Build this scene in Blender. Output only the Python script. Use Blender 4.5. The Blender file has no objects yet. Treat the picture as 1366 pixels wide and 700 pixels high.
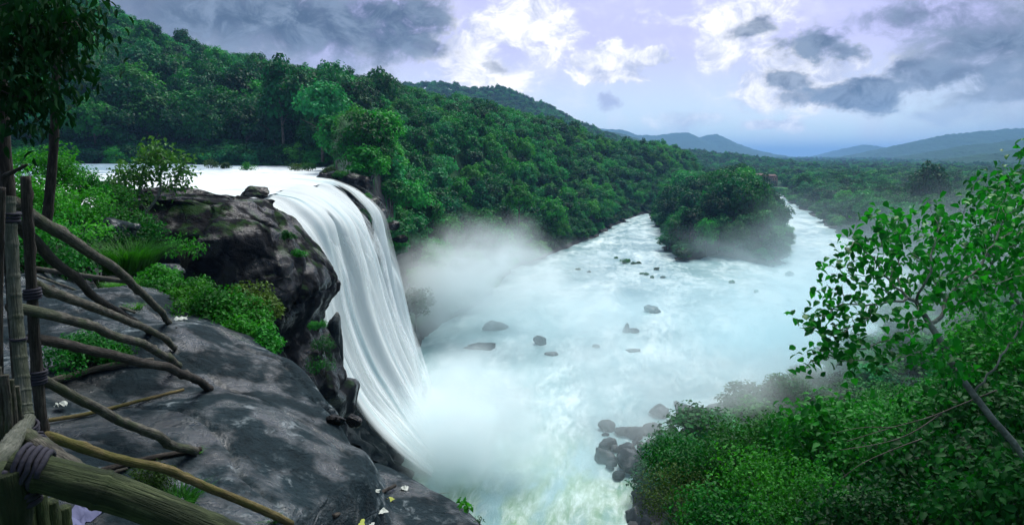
import bpy, math, random
import numpy as np
from mathutils import Vector, Matrix, Euler

C = bpy.context.scene.collection
SC = bpy.context.scene
random.seed(7)

# ------------------------------------------------------------------ camera
F, PITCH, H = 920.0, math.radians(8.77), 28.0       # focal length in photo pixels, tilt, eye height over the lower river
cam_d = bpy.data.cameras.new('camera')
cam = bpy.data.objects.new('camera', cam_d)
C.objects.link(cam)
cam.location = (0, 0, H)
cam.rotation_euler = (math.pi / 2 - PITCH, 0, 0)
cam_d.sensor_width = 36.0
cam_d.lens = 36.0 * F / 1366.0
cam_d.clip_start, cam_d.clip_end = 0.05, 60000.0
SC.camera = cam

# ------------------------------------------------------------------ render settings
SC.view_settings.view_transform = 'Standard'
SC.view_settings.look = 'None'
SC.view_settings.gamma = 1.0
SC.view_settings.exposure = 0.35
cy = SC.cycles
cy.use_denoising = True
cy.max_bounces = 10
cy.diffuse_bounces = 2
cy.glossy_bounces = 2
cy.transmission_bounces = 2
cy.transparent_max_bounces = 12
cy.volume_bounces = 8
cy.volume_max_steps = 96
cy.volume_step_rate = 1.0
cy.sample_clamp_indirect = 4.0
cy.use_adaptive_sampling = True
cy.adaptive_threshold = 0.02

# ------------------------------------------------------------------ sun
SUN_EL, SUN_AZ = math.radians(58), math.radians(25)      # azimuth from +Y towards +X: the sun stands ahead, behind thin cloud
sd = bpy.data.lights.new('sun', 'SUN')
sd.energy = 4.0
sd.angle = math.radians(38)
sd.color = (1.0, 0.98, 0.94)
sun = bpy.data.objects.new('sun', sd)
C.objects.link(sun)
sv = Vector((math.sin(SUN_AZ) * math.cos(SUN_EL), math.cos(SUN_AZ) * math.cos(SUN_EL), math.sin(SUN_EL)))
sun.rotation_euler = (-sv).to_track_quat('-Z', 'Y').to_euler()
sun.location = (0, 0, 300)


# ------------------------------------------------------------------ node helpers
class N:
    """small wrapper round a node tree"""
    def __init__(s, nt):
        s.nt = nt
        s.L = nt.links.new

    def new(s, t, **kw):
        n = s.nt.nodes.new(t)
        for k, v in kw.items():
            setattr(n, k, v)
        return n

    def put(s, sock, v):
        if isinstance(v, bpy.types.NodeSocket):
            s.L(v, sock)
        else:
            try:
                sock.default_value = v
            except Exception:
                sock.default_value = (*v, 1.0)

    def m(s, op, a, b=0.0, c=0.0, clamp=False):
        n = s.new('ShaderNodeMath', operation=op, use_clamp=clamp)
        for i, v in enumerate((a, b, c)):
            s.put(n.inputs[i], v)
        return n.outputs[0]

    def vm(s, op, a, b=(0, 0, 0)):
        n = s.new('ShaderNodeVectorMath', operation=op)
        s.put(n.inputs[0], a)
        s.put(n.inputs[1], b)
        return n.outputs['Value'] if op in ('LENGTH', 'DOT_PRODUCT', 'DISTANCE') else n.outputs[0]

    def ss(s, v, lo, hi, a=0.0, b=1.0):
        n = s.new('ShaderNodeMapRange', interpolation_type='SMOOTHSTEP')
        for i, q in enumerate((v, lo, hi, a, b)):
            s.put(n.inputs[i], q)
        return n.outputs[0]

    def noise(s, vec, scale, detail=4, rough=0.55, dist=0.0, dim='3D'):
        n = s.new('ShaderNodeTexNoise', noise_dimensions=dim)
        if vec is not None:
            s.L(vec, n.inputs['Vector'])
        n.inputs['Scale'].default_value = scale
        n.inputs['Detail'].default_value = detail
        n.inputs['Roughness'].default_value = rough
        n.inputs['Distortion'].default_value = dist
        return n.outputs['Fac']

    def mix(s, f, a, b, mode='MIX'):
        n = s.new('ShaderNodeMix', data_type='RGBA', blend_type=mode)
        s.put(n.inputs[0], f)
        for sock, v in ((n.inputs[6], a), (n.inputs[7], b)):
            s.put(sock, v if isinstance(v, bpy.types.NodeSocket) else ((*v, 1.0) if len(v) == 3 else v))
        return n.outputs[2]

    def ramp(s, f, stops):
        n = s.new('ShaderNodeValToRGB')
        el = n.color_ramp.elements
        while len(el) < len(stops):
            el.new(0.5)
        for e, (p, c) in zip(el, stops):
            e.position = p
            e.color = (*c, 1.0) if len(c) == 3 else c
        s.put(n.inputs[0], f)
        return n.outputs[0]

    def bump(s, h, strength=0.5, dist=0.1):
        n = s.new('ShaderNodeBump')
        n.inputs['Strength'].default_value = strength
        n.inputs['Distance'].default_value = dist
        s.L(h, n.inputs['Height'])
        return n.outputs[0]


def new_mat(name):
    m = bpy.data.materials.new(name)
    m.use_nodes = True
    m.node_tree.nodes.clear()
    g = N(m.node_tree)
    out = g.new('ShaderNodeOutputMaterial')
    return m, g, out


def principled(g, out, base, rough=0.6, spec=0.4, normal=None):
    p = g.new('ShaderNodeBsdfPrincipled')
    g.put(p.inputs['Base Color'], base if isinstance(base, bpy.types.NodeSocket) else (*base, 1.0))
    g.put(p.inputs['Roughness'], rough)
    g.put(p.inputs['Specular IOR Level'], spec)
    if normal is not None:
        g.L(normal, p.inputs['Normal'])
    g.L(p.outputs[0], out.inputs['Surface'])
    return p


# ------------------------------------------------------------------ sky
def ray(px, py):
    x, y = (px - 683.0) / F, -(py - 350.0) / F
    return np.array((x, math.cos(PITCH) + y * math.sin(PITCH), -math.sin(PITCH) + y * math.cos(PITCH)))


W = bpy.data.worlds.new('World')
SC.world = W
W.use_nodes = True
W.node_tree.nodes.clear()
g = N(W.node_tree)
SKY_STRENGTH = 0.1
K = 1.0 / SKY_STRENGTH
nish = g.new('ShaderNodeTexSky', sky_type='NISHITA')
nish.sun_disc = False
nish.sun_elevation = SUN_EL
nish.sun_rotation = SUN_AZ
nish.air_density = 1.0
nish.dust_density = 2.0
tc = g.new('ShaderNodeTexCoord')
sep = g.new('ShaderNodeSeparateXYZ')
g.L(tc.outputs['Generated'], sep.inputs[0])
dx, dy, dz = sep.outputs
az = g.m('ARCTAN2', dx, dy)
el = g.m('ARCSINE', dz)
zc = g.m('ADD', g.m('MAXIMUM', dz, 0.0), 0.09)
plane = g.new('ShaderNodeCombineXYZ')
g.L(g.m('DIVIDE', dx, zc), plane.inputs[0])
g.L(g.m('DIVIDE', dy, zc), plane.inputs[1])
plane.inputs[2].default_value = 3.7
ae = g.new('ShaderNodeCombineXYZ')
g.L(az, ae.inputs[0])
g.L(g.m('MULTIPLY', el, 1.35), ae.inputs[1])
ae.inputs[2].default_value = 1.3
nA = g.noise(ae.outputs[0], 7.0, 8, 0.60, 0.35)      # billows
nB = g.noise(ae.outputs[0], 24.0, 7, 0.66, 0.5)      # fray
nS = g.noise(plane.outputs[0], 0.30, 5, 0.55, 0.2)   # broad sheet
fray = g.m('ADD', g.m('MULTIPLY', g.m('SUBTRACT', nA, 0.5), 1.9), g.m('MULTIPLY', g.m('SUBTRACT', nB, 0.5), 1.5))
lav = tuple(K * v for v in (0.55, 0.53, 0.90))
hor = tuple(K * v for v in (0.74, 1.0, 1.08))
clear = g.mix(0.78, nish.outputs[0], g.mix(g.ss(el, 0.0, 0.16), hor, lav))
# thin pale veil over the whole sky, broken
veil = g.ss(g.m('ADD', g.m('MULTIPLY', nA, 0.7), g.m('MULTIPLY', nB, 0.3)), 0.42, 0.72)
sky = g.mix(g.m('MULTIPLY', veil, 0.8), clear, tuple(K * v for v in (0.86, 0.87, 0.97)))
# the grey sheet: thick away from the bright gap that stands ahead
gap = g.m('SQRT', g.m('ADD', g.m('POWER', g.m('DIVIDE', g.m('SUBTRACT', az, 0.16), 0.33), 2.0),
                      g.m('POWER', g.m('DIVIDE', g.m('SUBTRACT', el, 0.10), 0.25), 2.0)))
sheet = g.ss(g.m('ADD', g.m('SUBTRACT', gap, 1.0), g.m('MULTIPLY', fray, 0.34)), -0.20, 0.75)
sheet = g.m('MULTIPLY', sheet, g.ss(el, -0.05, 0.12, 0.45, 1.0))
shade = g.ss(g.m('ADD', g.m('MULTIPLY', nA, 0.72), g.m('MULTIPLY', nS, 0.28)), 0.36, 0.62)
grey = g.mix(shade, tuple(K * v for v in (0.040, 0.070, 0.125)), tuple(K * v for v in (0.36, 0.42, 0.53)))
sky = g.mix(g.m('MULTIPLY', sheet, 0.93), sky, grey)


wn = g.new('ShaderNodeTexNoise')
wn.inputs['Scale'].default_value = 13.0
wn.inputs['Detail'].default_value = 6
wn.inputs['Roughness'].default_value = 0.6
g.L(ae.outputs[0], wn.inputs['Vector'])
ws = g.new('ShaderNodeSeparateXYZ')
g.L(wn.outputs['Color'], ws.inputs[0])
azw = g.m('ADD', az, g.m('MULTIPLY', g.m('SUBTRACT', ws.outputs[0], 0.5), 0.13))
elw = g.m('ADD', el, g.m('MULTIPLY', g.m('SUBTRACT', ws.outputs[1], 0.5), 0.07))


def cloud(px, py, rx, ry, col, soft=0.5, amount=1.0, rough=0.55):
    """one cumulus or scud patch that stands in a given direction of the sky"""
    global sky
    d = ray(px, py)
    d /= np.linalg.norm(d)
    a0, e0 = math.atan2(d[0], d[1]), math.asin(d[2])
    da = g.m('DIVIDE', g.m('SUBTRACT', azw, a0), rx / F)
    de = g.m('DIVIDE', g.m('SUBTRACT', elw, e0), ry / F)
    r = g.m('SQRT', g.m('ADD', g.m('MULTIPLY', da, da), g.m('MULTIPLY', de, de)))
    k = g.ss(g.m('ADD', g.m('SUBTRACT', 1.0, r), g.m('MULTIPLY', fray, rough * 1.7)), 0.0, soft, 0.0, amount)
    sky = g.mix(k, sky, tuple(K * v for v in col) if not isinstance(col, bpy.types.NodeSocket) else col)


white = g.mix(g.ss(g.m('ADD', g.m('MULTIPLY', nB, 0.6), g.m('MULTIPLY', nA, 0.4)), 0.38, 0.62), tuple(K * v for v in (0.48, 0.52, 0.68)), tuple(K * v for v in (1.12, 1.09, 1.10)))
dark = g.mix(g.ss(nB, 0.35, 0.66), tuple(K * v for v in (0.050, 0.085, 0.145)), tuple(K * v for v in (0.19, 0.25, 0.35)))
for a in ((700, 22, 95, 45), (610, 60, 80, 38), (640, 95, 70, 34), (690, 40, 90, 40), (730, 75, 26, 20), (990, 40, 70, 50), (965, 70, 40, 42),
          (1090, 95, 110, 55), (1020, 115, 60, 30)):
    cloud(*a, white, 0.55, 0.92)
cloud(825, 88, 68, 24, white, 0.35, 1.0, 0.5)
cloud(800, 78, 30, 18, white, 0.35, 1.0, 0.5)
cloud(868, 82, 26, 18, white, 0.35, 1.0, 0.5)
cloud(920, 25, 130, 14, white, 0.9, 0.7)
cloud(1030, 165, 45, 13, white, 0.5, 0.85, 0.5)
cloud(920, 165, 60, 18, white, 0.8, 0.7, 0.5)
cloud(470, 60, 30, 22, white, 0.8, 0.6)
cloud(450, 35, 190, 66, dark, 0.75, 0.92)
cloud(300, 20, 200, 60, dark, 0.8, 0.9)
cloud(520, 25, 90, 34, dark, 0.6, 0.95)
cloud(560, 62, 46, 26, dark, 0.7, 0.75)
cloud(660, 95, 24, 12, dark, 0.8, 0.55)
cloud(1095, 55, 58, 26, dark, 0.55, 0.95, 0.5)
cloud(1010, 42, 36, 14, dark, 0.7, 0.8, 0.5)
cloud(1058, 105, 38, 20, dark, 0.6, 0.85, 0.5)
cloud(1070, 132, 34, 10, dark, 0.7, 0.75, 0.5)
cloud(1158, 130, 54, 28, dark, 0.6, 0.95, 0.6)
cloud(1130, 70, 40, 18, dark, 0.6, 0.9, 0.6)
cloud(1205, 98, 30, 14, dark, 0.7, 0.8, 0.5)
cloud(816, 132, 30, 12, tuple((0.40, 0.45, 0.66)), 0.7, 0.85, 0.4)
cloud(1230, 20, 130, 30, dark, 0.8, 0.9)
cloud(1330, 60, 150, 50, dark, 0.9, 0.92)
cloud(1270, 105, 80, 16, dark, 0.8, 0.8)
cloud(1330, 130, 80, 14, dark, 0.9, 0.6)
cloud(1262, 150, 60, 12, (0.42, 0.52, 0.66), 0.8, 0.6)
bg = g.new('ShaderNodeBackground')
g.L(sky, bg.inputs['Color'])
bg.inputs['Strength'].default_value = SKY_STRENGTH
wo = g.new('ShaderNodeOutputWorld')
g.L(bg.outputs[0], wo.inputs['Surface'])
W.cycles.sampling_method = 'MANUAL'
W.cycles.sample_map_resolution = 512


# ------------------------------------------------------------------ numeric helpers
def hash3(ix, iy, iz, seed):
    h = (ix.astype(np.int64) * 374761393 + iy.astype(np.int64) * 668265263 + iz.astype(np.int64) * 2147483647 + seed * 1274126177) & 0x7fffffff
    h = ((h ^ (h >> 13)) * 1274126177) & 0x7fffffff
    h = ((h ^ (h >> 16)) * 2654435761) & 0x7fffffff
    return (h & 0xffff) / 65535.0


def vnoise(p, seed=0):
    p = np.asarray(p, float)
    i = np.floor(p)
    f = p - i
    u = f * f * f * (f * (f * 6 - 15) + 10)
    i = i.astype(np.int64)
    r = 0.0
    for a in (0, 1):
        for b in (0, 1):
            for c in (0, 1):
                w = (u[:, 0] if a else 1 - u[:, 0]) * (u[:, 1] if b else 1 - u[:, 1]) * (u[:, 2] if c else 1 - u[:, 2])
                r = r + w * hash3(i[:, 0] + a, i[:, 1] + b, i[:, 2] + c, seed)
    return r * 2 - 1


def fbm(p, octaves=4, seed=0, gain=0.5, ridged=False):
    p = np.asarray(p, float)
    s, a, t = 0.0, 1.0, 0.0
    for o in range(octaves):
        n = vnoise(p * 2.0 ** o + 17.3 * o, seed + o)
        s = s + a * ((1 - 2 * np.abs(n)) if ridged else n)
        t += a
        a *= gain
    return s / t


def fb2(x, y, sc, octaves=4, seed=0, gain=0.5, ridged=False, z=0.0):
    x = np.asarray(x, float)
    y = np.asarray(y, float)
    return fbm(np.stack([x.ravel() / sc, y.ravel() / sc, np.full(x.size, z)], 1), octaves, seed, gain, ridged).reshape(x.shape)


def blocks(V, size, seed, tilt=0.5):
    """angular blocks: every cell of a jittered lattice gets its own step and lean; returns offset and closeness to the joint"""
    rng = np.random.default_rng(seed)
    V = np.asarray(V, float)
    Q = V / np.asarray(size, float)
    ip = np.floor(Q).astype(np.int64)
    f1 = np.full(len(Q), 1e9)
    f2 = np.full(len(Q), 1e9)
    off = np.zeros(len(Q))
    for a in (-1, 0, 1):
        for b in (-1, 0, 1):
            for c in (-1, 0, 1):
                ci = ip + np.array((a, b, c))
                h = [hash3(ci[:, 0], ci[:, 1], ci[:, 2], seed + k) for k in range(6)]
                cen = ci + np.stack(h[:3], 1)
                dv = Q - cen
                d = (dv ** 2).sum(1)
                o = (h[3] - 0.5) + tilt * (dv[:, 0] * (h[4] - 0.5) + dv[:, 1] * (h[5] - 0.5) + dv[:, 2] * (h[3] - 0.5)) * 2
                k = d < f1
                f2 = np.where(k, f1, np.minimum(f2, d))
                off = np.where(k, o, off)
                f1 = np.where(k, d, f1)
    return off, np.exp(-((np.sqrt(f2) - np.sqrt(f1)) / 0.07) ** 2)


def sst(v, a, b):
    t = np.clip((v - a) / (b - a), 0, 1)
    return t * t * (3 - 2 * t)


def dist_poly(x, y, pts, closed=True):
    """distance to a polyline, inside flag, and the arc parameter of the nearest point"""
    x = np.asarray(x, float)
    y = np.asarray(y, float)
    best = np.full(x.shape, 1e18)
    par = np.zeros(x.shape)
    ins = np.zeros(x.shape, bool)
    n = len(pts)
    for i in range(n if closed else n - 1):
        ax, ay = pts[i][:2]
        bx, by = pts[(i + 1) % n][:2]
        ex, ey = bx - ax, by - ay
        l2 = ex * ex + ey * ey + 1e-12
        t = np.clip(((x - ax) * ex + (y - ay) * ey) / l2, 0, 1)
        d = (x - ax - t * ex) ** 2 + (y - ay - t * ey) ** 2
        k = d < best
        best = np.where(k, d, best)
        par = np.where(k, i + t, par)
        if closed and ay != by:
            ins ^= ((ay > y) != (by > y)) & (x < (bx - ax) * (y - ay) / (by - ay) + ax)
    return np.sqrt(best), ins, par


def at_z(px, py, z):
    d = ray(px, py)
    k = (z - H) / d[2]
    return np.array((d[0] * k, d[1] * k, z))


def at_y(px, py, Y):
    d = ray(px, py)
    k = Y / d[1]
    return np.array((d[0] * k, Y, H + d[2] * k))


# ------------------------------------------------------------------ mesh helpers
def mesh_np(name, V, faces, smooth=True, uv=None):
    """V (n,3); faces: a (m,k) array or a list of such arrays with k = 3 or 4"""
    me = bpy.data.meshes.new(name)
    if isinstance(faces, np.ndarray):
        faces = [faces]
    faces = [np.asarray(f, np.int32) for f in faces if len(f)]
    V = np.asarray(V, np.float32)
    me.vertices.add(len(V))
    me.vertices.foreach_set('co', V.ravel())
    loops = np.concatenate([f.ravel() for f in faces])
    sizes = np.concatenate([np.full(len(f), f.shape[1], np.int32) for f in faces])
    me.loops.add(len(loops))
    me.loops.foreach_set('vertex_index', loops)
    me.polygons.add(len(sizes))
    me.polygons.foreach_set('loop_start', np.concatenate([[0], np.cumsum(sizes)[:-1]]).astype(np.int32))
    me.polygons.foreach_set('loop_total', sizes)
    if smooth:
        me.polygons.foreach_set('use_smooth', np.ones(len(sizes), bool))
    if uv is not None:
        ul = me.uv_layers.new(name='uv')
        ul.data.foreach_set('uv', np.asarray(uv, np.float32)[loops].ravel())
    me.update(calc_edges=True)
    me.validate()
    return me


def link(name, me, mat=None, parent=None, loc=None):
    o = bpy.data.objects.new(name, me)
    C.objects.link(o)
    if mat is not None and me is not None and not me.materials:
        me.materials.append(mat)
    if parent is not None:
        o.parent = parent
    if loc is not None:
        o.location = loc
    return o


def structure(o):
    o['kind'] = 'structure'
    return o


def stuff(o):
    o['kind'] = 'stuff'
    return o


def tag(o, label, cat, group=None):
    o['label'] = label
    o['category'] = cat
    if group:
        o['group'] = group
    return o


def thing(name, label, cat, loc=(0, 0, 0), rz=0.0, group=None, scale=1.0):
    o = bpy.data.objects.new(name, None)
    C.objects.link(o)
    o.location = loc
    o.rotation_euler = (0, 0, rz)
    o.scale = (scale,) * 3 if not hasattr(scale, '__len__') else scale
    o.empty_display_size = 0.2
    return tag(o, label, cat, group)


def copy_tree(o, parent=None):
    c = o.copy()
    C.objects.link(c)
    c.parent = parent
    for ch in list(o.children):
        copy_tree(ch, c)
    return c


def grid_faces(nu, nv, wrap=False):
    i, j = np.meshgrid(np.arange(nu - 1), np.arange(nv if wrap else nv - 1), indexing='ij')
    a = i * nv + j
    b = i * nv + (j + 1) % nv
    c = (i + 1) * nv + (j + 1) % nv
    d = (i + 1) * nv + j
    return np.stack([a.ravel(), b.ravel(), c.ravel(), d.ravel()], 1)


def tube(pts, radii, sides=8, wob=0.0, seed=0, caps=True, knots=None):
    """a round limb along pts: returns V, [faces]"""
    P = np.asarray(pts, float)
    R = np.asarray(radii, float) * np.ones(len(P))
    n = len(P)
    T = np.gradient(P, axis=0)
    T /= np.linalg.norm(T, axis=1)[:, None] + 1e-9
    up = np.array((0.0, 0.0, 1.0)) if abs(T[0][2]) < 0.9 else np.array((1.0, 0, 0))
    U = np.cross(T, up)
    U /= np.linalg.norm(U, axis=1)[:, None] + 1e-9
    Wv = np.cross(U, T)
    a = np.linspace(0, 2 * math.pi, sides, endpoint=False)
    V = P[:, None, :] + R[:, None, None] * (np.cos(a)[None, :, None] * U[:, None, :] + np.sin(a)[None, :, None] * Wv[:, None, :])
    V = V.reshape(-1, 3)
    if wob:
        nn = fbm(V / (R.max() * 2.2), 3, seed)
        cen = np.repeat(P, sides, 0)
        V = cen + (V - cen) * (1 + wob * nn)[:, None]
    Fq = grid_faces(n, sides, True)
    fs = [Fq]
    if caps:
        V = np.vstack([V, P[:1], P[-1:]])
        k = np.arange(sides)
        fs.append(np.stack([np.full(sides, n * sides), (k + 1) % sides, k], 1))
        fs.append(np.stack([np.full(sides, n * sides + 1), (n - 1) * sides + k, (n - 1) * sides + (k + 1) % sides], 1))
    return V, fs


def merge(parts):
    """join (V, faces) pairs; every faces list may hold tris and quads"""
    Vs, q, t, off = [], [], [], 0
    for V, fs in parts:
        if isinstance(fs, np.ndarray):
            fs = [fs]
        for f in fs:
            if len(f):
                (t if f.shape[1] == 3 else q).append(f + off)
        Vs.append(V)
        off += len(V)
    out = []
    if q:
        out.append(np.concatenate(q))
    if t:
        out.append(np.concatenate(t))
    return np.concatenate(Vs), out


# ------------------------------------------------------------------ leaves
def rand_unit(rng, n):
    v = rng.normal(size=(n, 3))
    return v / np.linalg.norm(v, axis=1)[:, None]


def leaves(rng, P, size, normal=None, spread=0.7, aspect=0.6, fold=0.18, hang=0.0, width_noise=0.3, full=False):
    """one folded diamond leaf (four triangles as two quads) at each point of P"""
    n = len(P)
    D = rand_unit(rng, n)
    if normal is not None:
        Nn = normal + spread * rand_unit(rng, n)
        Nn /= np.linalg.norm(Nn, axis=1)[:, None] + 1e-9
        D = D - (D * Nn).sum(1)[:, None] * Nn
    else:
        Nn = rand_unit(rng, n)
        D = D - (D * Nn).sum(1)[:, None] * Nn
    if hang:
        D = D + np.array((0, 0, -hang))
    D /= np.linalg.norm(D, axis=1)[:, None] + 1e-9
    S = np.cross(Nn, D)
    S /= np.linalg.norm(S, axis=1)[:, None] + 1e-9
    Nn = np.cross(D, S)
    L = (size * (1 + width_noise * rng.uniform(-1, 1, n)))[:, None]
    Wd = L * aspect * 0.5
    if full:
        # a whole blade: midrib, rounded shoulders, drawn out tip
        def pt(u, w, up):
            return P + D * L * u + S * Wd * w + Nn * L * up
        V = np.stack([pt(0, 0, 0), pt(0.26, 0.92, fold), pt(0.62, 0.80, fold * 0.8), pt(1.0, 0, -fold * 0.7), pt(0.62, -0.80, fold * 0.8), pt(0.26, -0.92, fold), pt(0.30, 0, 0.02), pt(0.64, 0, 0.0)], 1).reshape(-1, 3)
        i = np.arange(n)[:, None] * 8
        h = lambda *k: np.hstack([i + q for q in k])
        return V, [np.concatenate([h(1, 2, 7, 6), h(5, 6, 7, 4)]), np.concatenate([h(0, 1, 6), h(2, 3, 7), h(0, 6, 5), h(4, 7, 3)])]
    a = P
    b = P + D * L - Nn * L * fold * 0.6
    l = P + D * L * 0.42 + S * Wd + Nn * L * fold
    r = P + D * L * 0.42 - S * Wd + Nn * L * fold
    V = np.stack([a, l, b, r], 1).reshape(-1, 3)
    i = np.arange(n)[:, None] * 4
    Fq = np.concatenate([np.hstack([i, i + 1, i + 2]), np.hstack([i, i + 2, i + 3])])
    return V, [Fq]


def crown(seed, rx, rz, nl=34, per=34, card=0.62, lobe=0.34, flat=0.35, core=True, hang=0.1, base=0.15):
    """a broadleaf crown centred on the origin: lobes of leaf-sprays on an ellipsoid, ragged, with gaps between the lobes"""
    rng = np.random.default_rng(seed)
    parts = []
    # lobe centres over an uneven dome
    d = rand_unit(rng, nl * 4)
    d = d[d[:, 2] > -flat][:nl]
    rad = 0.62 + 0.42 * rng.random(len(d))
    cen = d * rad[:, None] * np.array((rx, rx, rz))
    cen[:, 2] += rz * 0.12 * rng.normal(size=len(d))
    lr = rx * lobe * (0.6 + 0.8 * rng.random(len(d)))
    for c, r in zip(cen, lr):
        k = int(per * (0.6 + 0.8 * rng.random()) * (r / (rx * lobe)) ** 1.5) + 6
        u = rand_unit(rng, k)
        u[:, 2] = np.abs(u[:, 2]) * 1.1 - 0.35
        u /= np.linalg.norm(u, axis=1)[:, None]
        p = c + u * r * (0.72 + 0.38 * rng.random((k, 1))) * np.array((1, 1, 0.75))
        nrm = u + np.array((0, 0, 0.55))
        parts.append(leaves(rng, p, card, nrm, 0.75, 0.75, 0.15, hang))
    if core:
        for c, r in list(zip(cen, lr)) + [(np.zeros(3), rx * 0.5)]:
            k = 16 if r < rx * 0.45 else 60
            p = c * 0.84 + rand_unit(rng, k) * r * 0.6
            parts.append(leaves(rng, p, card * 1.5, p / (np.linalg.norm(p, axis=1)[:, None] + 1e-9) + np.array((0, 0, 0.4)), 0.5, 0.85, 0.08, 0.1))
    return merge(parts)


def foliage_mat(name, dark, mid, bright, rough=0.55, transl=0.25, spread=1.0, hue=0.0):
    m, g, out = new_mat(name)
    oi = g.new('ShaderNodeObjectInfo')
    ge = g.new('ShaderNodeNewGeometry')
    pos = ge.outputs['Position']
    n1 = g.noise(pos, 0.55, 3, 0.6)
    n2 = g.noise(pos, 3.1, 2, 0.6)
    f = g.m('ADD', g.m('MULTIPLY', ge.outputs['Random Per Island'], 0.36), g.m('MULTIPLY', n1, 0.40))
    f = g.m('ADD', f, g.m('MULTIPLY', n2, 0.22))
    f = g.m('ADD', f, g.m('MULTIPLY', g.m('SUBTRACT', oi.outputs['Random'], 0.5), 0.55 * spread))
    col = g.ramp(f, [(0.18, dark), (0.50, mid), (0.88, bright)])
    if hue:
        wn = g.new('ShaderNodeTexWhiteNoise', noise_dimensions='1D')
        g.L(oi.outputs['Random'], wn.inputs['W'])
        hs = g.new('ShaderNodeHueSaturation')
        g.L(g.m('ADD', 0.5 - hue * 0.5, g.m('MULTIPLY', wn.outputs['Value'], hue)), hs.inputs['Hue'])
        g.L(col, hs.inputs['Color'])
        col = hs.outputs[0]
    p = g.new('ShaderNodeBsdfPrincipled')
    g.L(col, p.inputs['Base Color'])
    p.inputs['Roughness'].default_value = rough
    p.inputs['Specular IOR Level'].default_value = 0.14
    t = g.new('ShaderNodeBsdfTranslucent')
    g.L(g.mix(1.0, col, (1.25, 1.35, 0.55), 'MULTIPLY'), t.inputs['Color'])
    mx = g.new('ShaderNodeMixShader')
    mx.inputs[0].default_value = transl
    g.L(p.outputs[0], mx.inputs[1])
    g.L(t.outputs[0], mx.inputs[2])
    g.L(mx.outputs[0], out.inputs['Surface'])
    return m


M = {}
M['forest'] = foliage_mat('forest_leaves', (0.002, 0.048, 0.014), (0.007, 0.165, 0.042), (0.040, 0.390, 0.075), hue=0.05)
M['forest_light'] = foliage_mat('bright_forest_leaves', (0.012, 0.11, 0.018), (0.035, 0.24, 0.03), (0.09, 0.40, 0.05), hue=0.03)  # lime green of some trees, also the colour given to sunlit crowns
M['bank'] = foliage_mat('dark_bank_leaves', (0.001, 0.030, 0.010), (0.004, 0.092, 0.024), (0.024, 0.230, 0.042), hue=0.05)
M['shrub'] = foliage_mat('fresh_shrub_leaves', (0.008, 0.085, 0.008), (0.022, 0.20, 0.014), (0.075, 0.40, 0.025), transl=0.32)
M['bush'] = foliage_mat('deep_bush_leaves', (0.001, 0.034, 0.005), (0.005, 0.110, 0.012), (0.028, 0.28, 0.022), transl=0.3)
M['olive'] = foliage_mat('olive_leaves', (0.012, 0.040, 0.006), (0.035, 0.090, 0.012), (0.09, 0.17, 0.03))
M['leaning'] = foliage_mat('light_tree_leaves', (0.012, 0.07, 0.012), (0.040, 0.16, 0.030), (0.12, 0.30, 0.06))
M['grass'] = foliage_mat('wet_grass', (0.010, 0.075, 0.006), (0.030, 0.19, 0.010), (0.10, 0.36, 0.02), transl=0.35)
M['tree_leaf'] = foliage_mat('glossy_tree_leaves', (0.002, 0.070, 0.008), (0.007, 0.175, 0.018), (0.030, 0.36, 0.030), rough=0.38, transl=0.35)
M['shade_leaf'] = foliage_mat('shaded_tree_leaves', (0.002, 0.018, 0.006), (0.005, 0.040, 0.012), (0.010, 0.06, 0.015), rough=0.85, transl=0.2)  # leaf colour darkened to paint in the shade of the overhung corner


def bark_mat(name, c1, c2, scale=14.0, moss=None, stretch=None):
    m, g, out = new_mat(name)
    tc = g.new('ShaderNodeTexCoord')
    v = tc.outputs['Object']
    n = g.noise(v, scale, 6, 0.65, 0.6)
    n2 = g.noise(v, scale * 4, 4, 0.6)
    col = g.mix(g.ss(n, 0.36, 0.64), c1, c2)
    col = g.mix(g.ss(n2, 0.55, 0.72, 0, 0.5), col, tuple(0.35 * c for c in c1))
    if moss:
        col = g.mix(g.ss(g.noise(v, scale * 0.4, 4, 0.6), 0.50, 0.66, 0, 0.75), col, moss)
    h = g.m('ADD', n, g.m('MULTIPLY', n2, 0.5))
    principled(g, out, col, 0.75, 0.3, g.bump(h, 0.7, 0.02))
    return m


M['bark'] = bark_mat('pale_bark', (0.10, 0.12, 0.10), (0.26, 0.29, 0.25), 6.0)
M['trunk'] = bark_mat('forest_bark', (0.05, 0.045, 0.035), (0.14, 0.13, 0.11), 3.0)
M['dark_bark'] = bark_mat('dark_bark', (0.018, 0.016, 0.014), (0.05, 0.045, 0.04), 20.0)


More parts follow.
